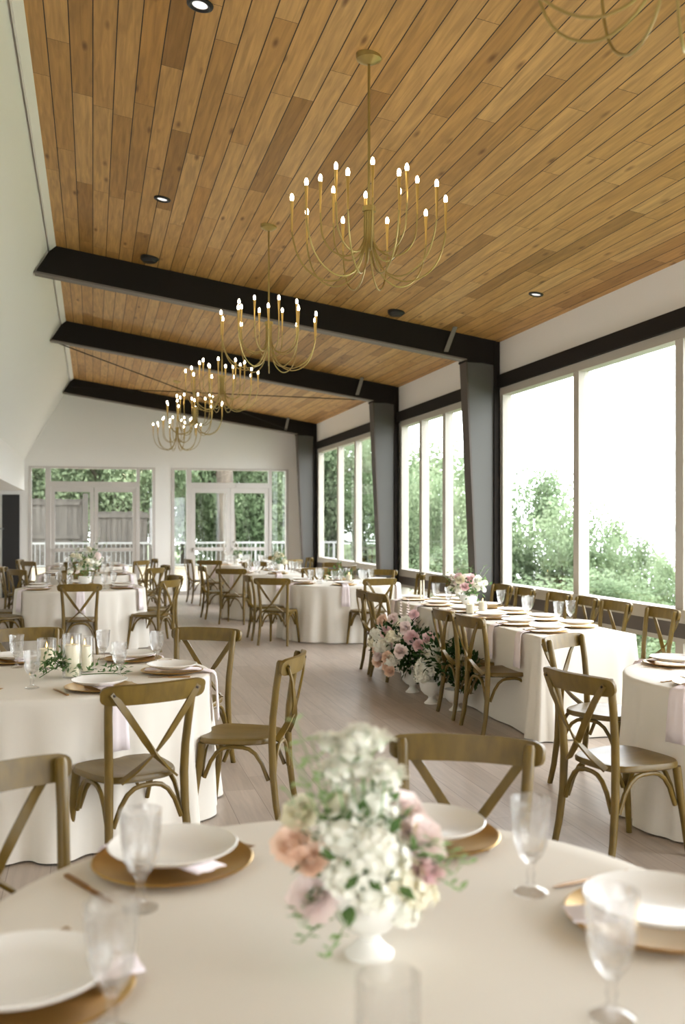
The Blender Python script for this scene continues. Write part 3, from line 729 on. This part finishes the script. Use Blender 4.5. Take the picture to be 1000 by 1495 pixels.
def setting(cx, cy, r0, ang, where, ph, cut=True, g=1, cs=1.0, hang=True, rp=None, edge=None, far=False):
    """one place setting on a table: plate stack, napkin over the edge, goblets, cutlery"""
    c, s_ = math.cos(ang), math.sin(ang); d = (r0-.21) if rp is None else rp
    if edge is None: ex, ey, px_, py_ = cx+r0*c, cy+r0*s_, cx+d*c, cy+d*s_
    else: ex, ey = edge; px_, py_ = ex-.21*c, ey-.21*s_
    rz = ang-PI/2; lx, ly = -s_, c                                  # ly: sideways unit
    ph = 'of the ' + ph
    tag(inst('charger', charger, (px_, py_, TZ+.001), 0, cs), 'gold charger plate, %s setting %s' % (where, ph), 'charger plate', 'gold chargers')
    tag(inst('plate', plate, (px_, py_, TZ+.0265), 0, cs), 'white dinner plate, %s setting %s' % (where, ph), 'plate', 'white dinner plates')
    if hang: tag(inst('napkin', napkin, (ex, ey, TZ), rz), 'blush napkin draped down, %s setting %s' % (where, ph), 'napkin', 'blush napkins')
    for i in range(g):
        sd = -.13-.0*i; fw = .20+.10*i
        tag(inst('goblet', goblet, (px_-c*fw+lx*(sd+.1*i), py_-s_*fw+ly*(sd+.1*i), TZ+.001), rnd.uniform(0, 6)),
            'cut-glass goblet%s, %s setting %s' % ('' if i == 0 else ' further in', where, ph), 'glass', 'cut-glass goblets')
    if cut:
        tag(inst('fork', fork, (px_+lx*.2, py_+ly*.2, TZ+.001), rz+PI), 'gold fork, %s setting %s' % (where, ph), 'fork', 'gold forks')
        tag(inst('knife', knife, (px_-lx*.2, py_-ly*.2, TZ+.001), rz+PI), 'gold knife, %s setting %s' % (where, ph), 'knife', 'gold knives')
def pos(a):
    a = math.degrees(a) % 360
    return ['right', 'far-right', 'far', 'far-left', 'left', 'near-left', 'near', 'near-right'][int((a+22.5)//45) % 8]
D = math.radians
def ang(k_, x, y): return math.atan2(y-T[k_][1], x-T[k_][0])

# --- nearest table
cx, cy, r0, ph = T['near']; NT = 'nearest round table'
def item(key, mk, x, y, rz, label, cat, group, sc=1, z=TZ+.001):
    return tag(inst(key, mk, (x, y, z), rz, sc), label, cat, group)
for (x, y, w_) in ((.19, 2.46, 'far-left'), (-.12, 1.84, 'left, bottom corner'), (.85, 2.49, 'far side, half hidden by flowers'), (1.15, 1.86, 'right')):
    a = ang('near', x, y); sc = 1.12
    item('charger', charger, x, y, 0, 'gold charger on the nearest round table, %s' % w_, 'charger plate', 'gold chargers', sc)
    item('plate', plate, x, y, 0, 'white dinner plate on the nearest round table, %s' % w_, 'plate', 'white dinner plates', sc, TZ+.0275)
    ex, ey = cx+r0*math.cos(a), cy+r0*math.sin(a)
    o = item('napkin', napkin, ex, ey, a-PI/2, 'blush napkin tucked under the plate on nearest round table, %s' % w_, 'napkin', 'blush napkins', 1, TZ+.002)
for x, y, w_ in ((.10, 2.20, 'before the far-left plate'), (.03, 1.67, 'beside the plate at bottom left'), (.96, 2.08, 'right of the flowers'), (.85, 1.52, 'at the bottom right before the right plate')):
    item('goblet_big', lambda: goblet(.215, .046), x, y, x*3, 'clear cut-glass goblet on the nearest table, %s' % w_, 'glass', 'cut-glass goblets')
def lay(key, mk, p, q, label, cat, group):
    x, y = (p[0]+q[0])/2, (p[1]+q[1])/2; a = math.atan2(q[1]-p[1], q[0]-p[0]); return item(key, mk, x, y, a-PI/2, label, cat, group)
lay('knife', knife, (-.06, 2.44), (.04, 2.24), 'gold knife left of the far-left plate on nearest table', 'knife', 'gold knives')
lay('fork', fork, (.28, 2.70), (.40, 2.53), 'gold fork behind the far-left plate on the nearest table', 'fork', 'gold forks')
lay('fork', fork, (-.23, 2.02), (-.04, 2.12), 'gold fork behind the plate at bottom left', 'fork', 'gold forks')
lay('knife', knife, (1.05, 2.56), (.97, 2.36), 'gold knife right of the plate half hidden by flowers', 'knife', 'gold knives')
lay('knife', knife, (1.24, 2.14), (1.02, 2.09), 'gold knife behind the right plate on the nearest table', 'knife', 'gold knives')
lay('fork', fork, (1.28, 1.68), (1.05, 1.62), 'gold fork before the right plate on the nearest table', 'fork', 'gold forks')
def hurricane(r, h, wh=None, wr=None):
    o = thing('candle_holder')
    MB().lathe([(0, 0), (r, 0), (r, h), (r-.003, h), (r-.003, .006), (0, .006)], 32).build('glass_cylinder', M['glass'], o, 40)
    if wh:
        MB().lathe([(0, .007), (wr, .007), (wr, wh), (wr-.005, wh+.003), (.01, wh-.003), (0, wh-.003)], 28).build('pillar_candle', M['wax'], o, 40)
        MB().tube([(0, 0, wh-.004), (.001, 0, wh+.008)], .0012, 6).build('wick', M['screw'], o)
        MB().lathe([(0, 0), (.004, .006), (.0045, .012), (.002, .024), (0, .03)], 10, (0, 0, wh+.006)).build('flame', M['flame'], o)
    return o
o = hurricane(.052, .125); o.location = (.45, 1.50, TZ+.001); tag(o, 'clear empty glass cylinder at the bottom edge, before the flower urn', 'candle holder')

# --- candle table
cx, cy, r0, ph = T['cand']; ph2 = 'left table with pillar candles'
for (x, y, w_) in ((.02, 5.22, 'near-right'), (.44, 5.66, 'right'), (.29, 6.27, 'far-right'), (-.62, 5.40, 'near-left'), (-.46, 6.33, 'far-left')):
    setting(cx, cy, r0, ang('cand', x, y), w_, ph2, cut=True, g=0)
for x, y, w_ in ((-.43, 6.07, 'far left of the candles'), (-.30, 5.29, 'left, nearest the camera'), (.06, 6.21, 'behind the shorter candle'), (.14, 5.55, 'right of the candles'), (.37, 6.05, 'farthest right')):
    item('goblet', goblet, x, y, x*3, 'clear cut-glass goblet on the pillar candle table, %s' % w_, 'glass', 'cut-glass goblets')
for (x, y, r, h, wh, wr, lb) in ((-.11, 5.62, .052, .235, .175, .037, 'tallest ivory pillar candle in a glass cylinder, left table'), (-.045, 5.80, .05, .2, .145, .036, 'shorter ivory pillar candle in glass right of the tallest candle'),
                                 (-.26, 6.02, .055, .17, .11, .04, 'low ivory candle in glass behind the greenery on left table')):
    o = hurricane(r, h, wh, wr); o.location = (x, y, TZ+.001); tag(o, lb, 'candle', 'pillar candles')
def garland(pts, seed, n_=70, l=.055, m='dgreen', sp=.05):
    r = random.Random(seed); o = thing('greenery_garland'); lf = MB(); st = MB()
    st.tube([(x, y, z+.006) for x, y, z in pts], .0025, 6)
    for i in range(n_):
        u = r.random()*(len(pts)-1); k_ = int(u); a, b = Vector(pts[k_]), Vector(pts[min(k_+1, len(pts)-1)]); p = a.lerp(b, u-k_)
        p += Vector((r.gauss(0, sp*.5), r.gauss(0, sp*.5), abs(r.gauss(0, sp*.7))+.008)); d = Vector((r.gauss(0, 1), r.gauss(0, 1), abs(r.gauss(.2, .6)))).normalized()
        lf.leaf(p, d, (r.gauss(0, .5), r.gauss(0, .5), 1), l*r.uniform(.6, 1.2), l*.36)
    st.build('stem', M['green'], o); lf.build('foliage', M[m], o, 0); return o
o = garland([(-.11, -.02, 0), (-.05, -.03, .04), (.0, -.01, .06), (.03, .0, .02), (.09, -.06, .0)], 3, 170, .045, 'green', .055); o.location = (-.17, 5.62, TZ); tag(o, 'dark green leafy sprigs around the pillar candles on left table', 'greenery')
o = garland([(-.12, 0, 0), (0, .02, .0), (.13, -.02, 0)], 5, 44, .045, 'green', .035); o.location = (.05, 5.66, TZ); tag(o, 'small leafy sprig on cloth right of the pillar candles', 'greenery')

# --- the other round tables
for k_, n_, ph0 in (('tall', 6, -90), ('mid', 6, -90), ('door', 6, -90), ('green', 6, -100), ('vase', 6, -95), ('back', 6, -90)):
    cx, cy, r0, ph = T[k_]
    for i in range(n_):
        a = D(ph0 + 60*i); setting(cx, cy, r0, a, ['near', 'near-right', 'far-right', 'far', 'far-left', 'near-left'][i], ph, cut=False, g=2 if k_ in ('green', 'vase', 'back') else 1)
cx, cy, r0, ph = T['right']
for x, y, w_ in ((3.34, 5.22, 'far-left'), (3.02, 4.50, 'near-left')):
    setting(cx, cy, r0, ang('right', x, y), w_, ph, cut=True, g=0)
# --- long table
LP = 'long table by the window'
for i, y in enumerate((7.08, 7.62, 8.2, 8.86, 9.6, 10.36)):
    w_ = ['nearest', 'second', 'third', 'fourth', 'fifth', 'farthest'][i]
    setting(0, 0, 0, PI, w_+' aisle-side', LP, cut=i < 2, g=0, edge=(3.2, y))
for i, y in enumerate((7.35, 7.95, 8.6, 9.25, 9.9, 10.4)):
    w_ = ['nearest', 'second', 'third', 'fourth', 'fifth', 'farthest'][i]
    setting(0, 0, 0, 0, w_+' window-side', LP, cut=False, g=0, edge=(4.0, y), hang=False)
for x, y, lb in ((3.75, 7.58, 'nearest end, left of its pair'), (3.9, 7.66, 'nearest end, right of its pair'), (3.70, 8.10, 'left of the second pair'), (3.81, 8.28, 'right of the second pair'), (3.86, 9.04, 'right of the pink bouquet'),
                 (3.60, 10.2, 'far end beside the taper candles'), (3.72, 9.62, 'behind the pink bouquet'), (3.52, 9.58, 'left of the pink bouquet')):
    item('goblet', goblet, x, y, x*7, 'cut-glass goblet on the long window table, %s' % lb, 'glass', 'cut-glass goblets')
for i, (x, y, lb) in enumerate(((3.40, 8.68, 'low'), (3.46, 8.52, 'right-hand'))):
    o = hurricane(.042, [.09, .13][i], [.085, .12][i], .036); o.location = (x, y, TZ+.001); tag(o, '%s ivory pillar candle before the pink flowers on the long table' % lb, 'candle', 'pillar candles')
o = thing('candlestick', (3.36, 10.0, TZ)); tag(o, 'thin white taper candles pair on the far end of the long table', 'candle')
for dx in (0, .05):
    MB().lathe([(0, 0), (.025, 0), (.025, .006), (.006, .012), (.006, .05), (0, .051)], 14, (dx, dx, 0)).build('holder', M['glass'], o, 40)
    MB().tube([(dx, dx, .045), (dx, dx, .24)], [.0095, .007]).build('taper', M['wax'], o)

# ------------------------------------------------------------------ flowers
def rose_mb(mb, p, axis, r, seed):
    q = random.Random(seed); z = Vector(axis).normalized(); x = z.orthogonal().normalized(); y = z.cross(x); p = Vector(p)
    for lay_, (n_, ra, h, op) in enumerate(((3, .26, .98, .02), (4, .44, .95, .1), (5, .64, .85, .2), (6, .84, .66, .38), (6, 1.0, .45, .6))):
        a0 = q.uniform(0, 6)
        for i in range(n_):
            a = a0 + 2*PI*i/n_ + q.uniform(-.15, .15); vs = []
            jr, jt = q.uniform(.86, 1.12), q.uniform(-.12, .12)
            for v in range(4):
                for u in range(5):
                    uu = u/4-.5; t = v/3; wd = (1.5/n_)*2*PI*.98*math.sin(PI*(.25+.5*t)); an = a + uu*wd
                    rr = ra*r*jr*(.25+.75*t**.7)*(1+(.3*op+jt)*t*t+.1*t*math.cos(uu*9)); zz = r*(h*(t**(1+op))*1.0 - .35 - .10*op*t*t*4*(uu*uu))
                    vs.append(p + (x*math.cos(an)+y*math.sin(an))*rr + z*zz)
            mb.add(vs, [(v*5+u, v*5+u+1, v*5+u+6, v*5+u+5) for v in range(3) for u in range(4)])
def cluster_mb(mb, p, r, seed, n_=70, fl=.016, low=-.35):
    """ball of small four-petalled florets (hydrangea, phlox)"""
    q = random.Random(seed); p = Vector(p)
    for i in range(n_):
        zz = q.uniform(low, 1); a = q.uniform(0, 6.28); s_ = math.sqrt(1-zz*zz); d = Vector((s_*math.cos(a), s_*math.sin(a), zz)); c = p + d*r*q.uniform(.86, 1.05)
        x = d.orthogonal().normalized(); x.rotate(Matrix.Rotation(q.uniform(0, 6), 3, d))
        for j in range(4):
            e = x.copy(); e.rotate(Matrix.Rotation(j*PI/2, 3, d)); mb.leaf(c, e+d*.35, d, fl*q.uniform(.8, 1.2), fl*.85)
    s_ = MB(); s_.lathe([(0, -r*.75), (r*.55, -r*.5), (r*.82, 0), (r*.55, r*.55), (0, r*.78)], 12, p); mb.add(s_.v, s_.f)
def umbel_mb(mb, st, p, r, seed, n_=26):
    """flat lacy head of tiny white florets on thin rays"""
    q = random.Random(seed); p = Vector(p)
    for i in range(n_):
        a = q.uniform(0, 6.28); rr = r*math.sqrt(q.random()); c = p + Vector((rr*math.cos(a), rr*math.sin(a), r*(.35-.3*(rr/r)**2)+q.uniform(-.005, .012)))
        st.tube([p-Vector((0, 0, r*.6)), c], .0008, 4, False)
        for j in range(5):
            b = c + Vector((q.gauss(0, .006), q.gauss(0, .006), q.gauss(.002, .003)))
            for e in range(4): mb.leaf(b, (math.cos(e*1.57+i), math.sin(e*1.57+i), .3), (0, 0, 1), .007, .006)
def leaves_mb(mb, c, rad, n_, l, seed, wd=.45):
    q = random.Random(seed); c = Vector(c)
    for i in range(n_):
        d = Vector((q.gauss(0, 1), q.gauss(0, 1), q.gauss(0, 1))).normalized(); p = c + Vector((d.x*rad[0], d.y*rad[1], d.z*rad[2]))*q.uniform(.45, 1)
        dd = (d*.7 + Vector((q.gauss(0, .5), q.gauss(0, .5), q.gauss(.1, .5)))).normalized(); mb.leaf(p, dd, d+Vector((0, 0, .6)), l*q.uniform(.6, 1.3), l*wd*q.uniform(.8, 1.2))
def sprig_mb(lf, st, pts, seed, l=.03, n_=8):
    q = random.Random(seed); st.tube(pts, .0013, 5)
    for i in range(n_):
        u = (i+1)/n_*(len(pts)-1)*.999; k_ = int(u); p = Vector(pts[k_]).lerp(Vector(pts[k_+1]), u-k_)
        for s_ in (-1, 1): lf.leaf(p, (s_*q.uniform(.4, 1), q.uniform(-.8, .8), q.uniform(-.1, .7)), (q.gauss(0, .4), q.gauss(0, .4), 1), l*q.uniform(.7, 1.2), l*.5)
def spike_mb(mb, p, h, r, seed):
    """snapdragon: florets up a stem"""
    q = random.Random(seed); p = Vector(p)
    for i in range(26):
        t = i/25; c = p + Vector((0, 0, h*t)); rr = r*(1-.75*t); a = i*2.4
        for j in range(3): mb.leaf(c, (math.cos(a+j*.7), math.sin(a+j*.7), .2+.4*t), (0, 0, 1), rr*q.uniform(.9, 1.2), rr*.8)
URN = [(0, 0), (.05, 0), (.052, .006), (.036, .018), (.022, .036), (.026, .05), (.05, .06), (.075, .085), (.085, .115), (.086, .14), (.092, .15), (.088, .152), (.08, .14), (.075, .11), (0, .1)]
def urn(o, k=1, m='urn'): return MB().lathe([(r*k, z*k) for r, z in URN], 32).build('vase', M[m], o, 40)
def bloom(o, kind, p, r, col, seed, axis=None):
    mb = MB()
    if kind == 'rose': rose_mb(mb, p, axis or (p[0], p[1]-.1, .35), r, seed); nm = 'rose'
    else: cluster_mb(mb, p, r, seed, 80 if r > .05 else 50, max(.012, r*.27)); nm = 'flower_head'
    return mb.build(nm, M[col], o, 0 if kind != 'rose' else 60)
# right (R) and forward (F) unit vectors of the room seen along the aisle, for laying out bouquets that face the aisle
def rf(a, b): return (a*math.cos(YAW)+b*math.sin(YAW), -a*math.sin(YAW)+b*math.cos(YAW))
# near bouquet
o = thing('flower_arrangement', (.52, 1.86, TZ)); tag(o, 'white, blush and peach flowers in a white urn on nearest table', 'flowers')
urn(o, .92)
k = 1/765.
def nb(u, v, f_): x, y = rf((u-543)*k, f_); return (x, y, (1402-v)*k)
i = 0
for kind, u, v, f_, r, col in (('c', 548, 1195, .03, .052, 'wpet'), ('c', 505, 1225, -.02, .05, 'wpet'), ('c', 555, 1245, -.05, .056, 'wpet'), ('c', 515, 1275, -.05, .05, 'wpet'), ('c', 585, 1285, -.03, .05, 'cpet'),
        ('c', 548, 1302, -.06, .045, 'wpet'), ('c', 590, 1235, .04, .05, 'cpet'), ('c', 612, 1310, -.02, .038, 'cpet'), ('c', 590, 1332, -.03, .032, 'wpet'), ('c', 500, 1195, .05, .03, 'cpet'),
        ('rose', 618, 1228, .0, .046, 'blush'), ('rose', 628, 1268, -.02, .034, 'pink'), ('rose', 604, 1200, .05, .036, 'blush'),
        ('rose', 428, 1238, .0, .036, 'peach'), ('rose', 456, 1252, -.03, .034, 'peach'), ('rose', 462, 1306, -.03, .044, 'blush'), ('rose', 455, 1340, .0, .03, 'wpet'), ('rose', 438, 1198, .03, .034, 'cpet')):
    x, y, z = nb(u, v, f_); bloom(o, kind, (x, y, z), r, col, 300+i, (x*.8, y*.5-.12, .12)); i += 1
um, st = MB(), MB()
for u, v, f_, r in ((515, 1105, .0, .042), (495, 1128, -.02, .032), (548, 1092, .03, .038), (565, 1130, -.02, .034), (500, 1150, .0, .026), (485, 1098, .05, .03), (575, 1150, .02, .026), (530, 1080, 0, .03), (535, 1128, .0, .034)):
    p = nb(u, v, f_); umbel_mb(um, st, p, r, u, 30); st.tube([(0, 0, .12), (p[0]*.5, p[1]*.5, p[2]*.55), (p[0], p[1], p[2]-r*.55)], .0018, 6)
    cluster_mb(um, p, r*.62, u+1, 34, .012)
um.build('lace_flower', M['wpet'], o, 0)
lf = MB(); leaves_mb(lf, (0, 0, .19), (.12, .10, .10), 120, .045, 11); leaves_mb(lf, (-.01, .02, .26), (.06, .05, .06), 40, .035, 12)
for u, v, f_ in ((432, 1058, .02), (425, 1100, .0), (440, 1130, .05), (420, 1165, .03), (470, 1150, .0), (455, 1090, .05), (690, 1262, -.02), (665, 1270, -.05), (675, 1300, -.03), (480, 1375, -.1), (440, 1370, -.05), (430, 1330, -.05)):
    p = nb(u, v, f_); low = u > 600 or v > 1320; l2 = MB()
    sprig_mb(l2, l2, [(0, -.01, .14), (p[0]*.55, p[1]*.6, p[2]+.05 if low else p[2]*.6), p], int(u), .028, 9)
    l2.build('leafy_stem', M['pgreen'], o, 0)
lf.build('foliage', M['green'], o, 0); st.build('stems', M['pgreen'], o)

def small_bouquet(loc, label, wd, ht, cols, seed, nb_=12, urn_k=.9, tall=True, mix='cluster'):
    q = random.Random(seed); o = thing('flower_arrangement', loc); tag(o, label, 'flowers', 'flower arrangements'); urn(o, urn_k); z0 = .13*urn_k
    for i in range(nb_):
        a = 2*PI*i/nb_*1.618*1.0 + q.uniform(0, .5); t = q.random(); rr = wd*math.sqrt(q.uniform(.05, 1))*.8; z = z0 + ht*(.2+.75*t)*(1-.35*(rr/wd)**2)
        bloom(o, 'rose' if q.random() < mix_p[mix] else 'c', (rr*math.cos(a), rr*math.sin(a), z), q.uniform(.03, .05)*(1.25 if nb_ < 14 else 1), q.choice(cols), seed*50+i, (math.cos(a)*.7, math.sin(a)*.7-.3, .5))
    lf = MB(); st = MB(); leaves_mb(lf, (0, 0, z0+ht*.4), (wd*.95, wd*.95, ht*.55), 120, .05, seed)
    if tall:
        for i in range(7):
            a = q.uniform(0, 6.28); p = (wd*1.1*math.cos(a), wd*1.1*math.sin(a), z0+ht*q.uniform(.8, 1.25)); sprig_mb(lf, st, [(0, 0, z0), (p[0]*.4, p[1]*.4, p[2]*.6), p], i+seed, .035, 7)
    else: st.tube([(0, 0, .05), (0, 0, z0+.05)], .01)
    lf.build('foliage', M['green'], o, 0); st.build('stems', M['pgreen'], o); return o
mix_p = dict(cluster=.3, rose=.65)
small_bouquet((-.1, 13.4, TZ), 'tall loose white flowers in a white urn on left middle table', .24, .42, ['wpet', 'wpet', 'cpet', 'cpet', 'blush'], 5, 18, 1.0)
small_bouquet((3.15, 17.15, TZ), 'small white and green bouquet on the second-farthest window side table', .13, .24, ['wpet', 'cpet'], 6, 8, .9)
small_bouquet((3.53, 9.06, TZ), 'pink and white bouquet in a low bowl on the long window table', .23, .25, ['blush', 'pink', 'blush', 'wpet', 'cpet', 'wpet'], 9, 26, 1.0, mix='rose')
small_bouquet((2.9, 20.5, TZ), 'small white bouquet on the farthest table by right glass doors', .1, .2, ['wpet', 'cpet'], 12, 6, .8)
small_bouquet((-.05, 17.05, TZ), 'white bouquet on the table just behind tall white flowers', .14, .22, ['wpet', 'cpet'], 13, 7, .8)
o = garland([(-.2, 0, .02), (-.06, .02, .08), (.06, -.02, .08), (.2, 0, .02)], 8, 130, .07, 'green', .09); o.location = (3.4, 13.7, TZ); tag(o, 'bushy greenery around a candle on the table before the middle column', 'greenery')
o = hurricane(.045, .17, .12, .035); o.location = (3.48, 13.5, TZ+.001); tag(o, 'ivory pillar candle among greenery on the table before the middle column', 'candle', 'pillar candles')

# floor flowers along the long table
def floor_flowers(loc, label, items, fol, spikes=(), urn_k=1.25, urns=((0, 0),)):
    o = thing('floor_flower_arrangement', loc); tag(o, label, 'flowers', 'floor flowers before the long table')
    MB().lathe([(r*urn_k, z*urn_k*1.1) for r, z in URN], 32).build('vase', M['urn'], o, 40)
    i = 0
    for kind, x, y, z, r, col in items:
        bloom(o, kind, (x, y, z), r, col, int(loc[1]*100)+i, (-.6+x, -.7+y*.5, .25)); i += 1
    lf = MB()
    for c, rad, n_ in fol: leaves_mb(lf, c, rad, n_, .075, int(loc[1]*10)+n_)
    sp_ = MB(); st = MB()
    for x, y, z, h_ in spikes: spike_mb(sp_, (x, y, z), h_, .035, 3); st.tube([(x*.4, y*.4, .15), (x, y, z)], .004); leaves_mb(lf, (x, y, z-.08), (.05, .05, .14), 26, .06, int(h_*100))
    lf.build('foliage', M['dgreen'], o, 0)
    if spikes: sp_.build('snapdragon', M['blush'], o, 0); st.build('stems', M['green'], o)
    return o
q = random.Random(4); it = []
for (x, y, z, r, kd, c) in ((-.12, .62, .62, .06, 'rose', 'peach'), (-.10, .72, .50, .055, 'rose', 'blush'), (-.22, .45, .36, .055, 'rose', 'peach'), (-.25, .30, .26, .06, 'rose', 'peach'), (-.22, .12, .24, .05, 'rose', 'peach'),
        (-.22, .40, .50, .085, 'c', 'wpet'), (-.26, .14, .42, .085, 'c', 'wpet'), (-.18, .02, .52, .075, 'c', 'cpet'), (-.2, .18, .56, .06, 'rose', 'pink'), (-.26, -.04, .34, .055, 'rose', 'peach'), (-.25, -.08, .22, .05, 'rose', 'peach'),
        (-.1, -.1, .62, .06, 'rose', 'blush'), (-.08, -.22, .55, .06, 'rose', 'pink'), (-.12, .25, .68, .05, 'rose', 'blush'), (0, .45, .6, .06, 'c', 'cpet'), (-.2, .6, .4, .075, 'c', 'cpet'), (-.28, .2, .33, .05, 'rose', 'blush'),
        (-.18, -.2, .42, .055, 'rose', 'blush'), (-.22, -.05, .30, .07, 'c', 'wpet'), (.0, -.05, .74, .045, 'rose', 'pink'), (-.05, .05, .66, .055, 'rose', 'wpet'), (-.2, .5, .26, .06, 'rose', 'blush'), (-.15, .32, .42, .06, 'rose', 'pink')):
    it.append((kd, x, y, z, r, c))
floor_flowers((2.95, 9.03, 0), 'peach roses and white hydrangea spilling from an urn on the floor', it, (((-.06, .25, .42), (.2, .5, .26), 420), ((.02, -.1, .4), (.15, .3, .3), 200)), ((.02, .42, .62, .26), (.0, .12, .70, .22)))
it = [('c', -.03, 0, .30, .12, 'wpet'), ('c', -.1, -.06, .24, .07, 'wpet'), ('c', .03, .1, .36, .08, 'cpet'), ('rose', -.06, .18, .5, .055, 'pink'), ('rose', .0, .08, .56, .06, 'pink'), ('c', .0, .02, .48, .06, 'wpet'), ('rose', .05, -.2, .5, .04, 'wpet'), ('rose', -.02, -.1, .42, .04, 'wpet')]
floor_flowers((2.93, 8.42, 0), 'white hydrangea in a white urn on floor beside aisle chairs', it, (((.05, -.1, .42), (.16, .5, .2), 320),), ())
o = floor_flowers((3.02, 8.05, 0), 'green leafy white-urn arrangement on floor behind the aisle chairs', [('c', 0, 0, .32, .07, 'wpet'), ('rose', .0, -.2, .45, .04, 'wpet')], (((.0, -.15, .4), (.12, .4, .2), 260),), (), 1.1)

# ------------------------------------------------------------------ chairs in place
G = 'crossback chairs'
x, y = T['near'][:2]
put_chair(1.20, 3.10, x, y, 'chair facing the camera across nearest table, crossed back cut off by the tabletop', rz=D(-118))
put_chair(-.28, 3.06, x, y, 'chair at lower left, only its top rail and one post in frame')
x, y = T['cand'][:2]
put_chair(.27, 4.53, x, y, 'chair seen from behind before the pillar candle table, full crossed back', rz=D(113))
put_chair(1.06, 5.31, x, y, 'chair seen from its side at right of the candle table, in the aisle', rz=D(156))
put_chair(.75, 6.78, x, y, 'chair on far right side of the candle table, facing the camera', rz=D(-120))
put_chair(-.45, 7.05, x, y, 'chair behind the goblets at left on far side of candle table')
x, y = T['right'][:2]
put_chair(2.24, 4.34, x, y, 'large chair at right, seen from behind, pulled up to the cut-off table', rz=D(12))
put_chair(2.89, 5.79, x, y, 'chair between the cut-off round table and the end of long table')
x, y, _, ph = T['tall']
for a, d, lb in ((-90, 1.32, 'chair seen from behind before the tall white flowers table'), (-33, 1.32, 'chair on near right side of tall white flowers table, aisle side'), (18, 1.32, 'chair on far right side of the tall white flowers table'),
              (-153, 1.34, 'chair at left edge on near left of the tall white flowers table'), (160, 1.3, 'chair on far left side of the tall white flowers table'), (95, 1.3, 'chair behind the tall white flowers, mostly hidden')):
    put_chair(x+d*math.cos(D(a)), y+d*math.sin(D(a)), x, y, lb)
x, y, _, ph = T['mid']
for a, lb in ((-35, 'near right chair of the table just behind tall white flowers'), (10, 'right chair of the table just behind tall white flowers'), (-142, 'near left chair of the table just behind tall white flowers'), (175, 'left chair of the table just behind tall white flowers'), (-95, 'near chair of the table just behind tall white flowers'), (90, 'far chair of the table just behind tall white flowers')):
    put_chair(x+1.34*math.cos(D(a)), y+1.34*math.sin(D(a)), x, y, lb)
x, y, _, ph = T['door']
for a, lb in ((-40, 'near right chair of the farthest left table'), (5, 'right chair of the farthest left table by glass doors'), (-145, 'near left chair of the farthest left table'), (170, 'left chair of the farthest left table beside the dark door'), (-98, 'near chair of the farthest left table'), (88, 'far chair of the farthest left table')):
    put_chair(x+1.34*math.cos(D(a)), y+1.34*math.sin(D(a)), x, y, lb)
x, y, _, ph = T['green']
put_chair(2.27, 12.85, x, y, 'chair in the aisle before the greenery table, crossed back to camera', rz=D(60))
put_chair(2.08, 13.72, x, y, 'chair at left of greenery table behind the nearer aisle chair')
put_chair(3.62, 12.42, x, y, 'chair on near side of greenery table, before its cloth', rz=D(105))
put_chair(4.35, 14.8, x, y, 'chair behind greenery table beside the middle window column')
put_chair(4.55, 13.5, x, y, 'chair by the window right of the greenery table')
put_chair(3.5, 15.05, x, y, 'chair on far side of the greenery table')
x, y, _, ph = T['vase']
put_chair(2.12, 15.72, x, y, 'aisle chair at near left of the second-farthest window side table', rz=D(65))
put_chair(1.78, 16.9, x, y, 'left aisle chair of the second-farthest window side table')
for a, lb in ((-25, 'right chair of the second-farthest window side table'), (30, 'window side chair of the second-farthest table'), (95, 'far chair of the second-farthest window side table'), (-72, 'near chair of the second-farthest window side table')):
    put_chair(x+1.38*math.cos(D(a)), y+1.38*math.sin(D(a)), x, y, lb)
x, y, _, ph = T['back']
put_chair(2.2, 19.42, x, y, 'near left chair of the farthest table by right glass doors', rz=D(65))
put_chair(1.86, 20.3, x, y, 'left chair of the farthest table before the right glass doors')
for a, lb in ((-55, 'near right chair of the farthest table by right doors'), (0, 'right chair of the farthest table by right doors'), (60, 'far right chair of the farthest table by right doors')):
    put_chair(x+1.34*math.cos(D(a)), y+1.34*math.sin(D(a)), x, y, lb)
for i, (yy, rz_) in enumerate(((7.24, 3), (7.84, -2), (9.83, 8), (10.38, -4))):
    put_chair(2.82, yy, 3.6, yy, ['nearest aisle-side chair of the long window table', 'second aisle-side chair of long window table, before the white urn',
                                  'third aisle-side chair of long table, left of the floor flowers', 'farthest aisle-side chair of the long table, darkest of the left pair'][i], rz=D(rz_))
for i, yy in enumerate((7.42, 8.18, 8.72, 9.32, 10.14, 10.78)):
    put_chair(4.63, yy, 3.6, yy, 'window-side chair of the long table, %s' % ['nearest the camera', 'second from the camera', 'third from the camera', 'fourth from the camera', 'fifth from the camera', 'farthest, beside the near column'][i], rz=D(180 + (0, 3, -4, 2, -2, 3)[i]))
put_chair(4.55, 12.7, 4.0, 12.2, 'lone chair standing by the middle window behind the long table', rz=D(195))
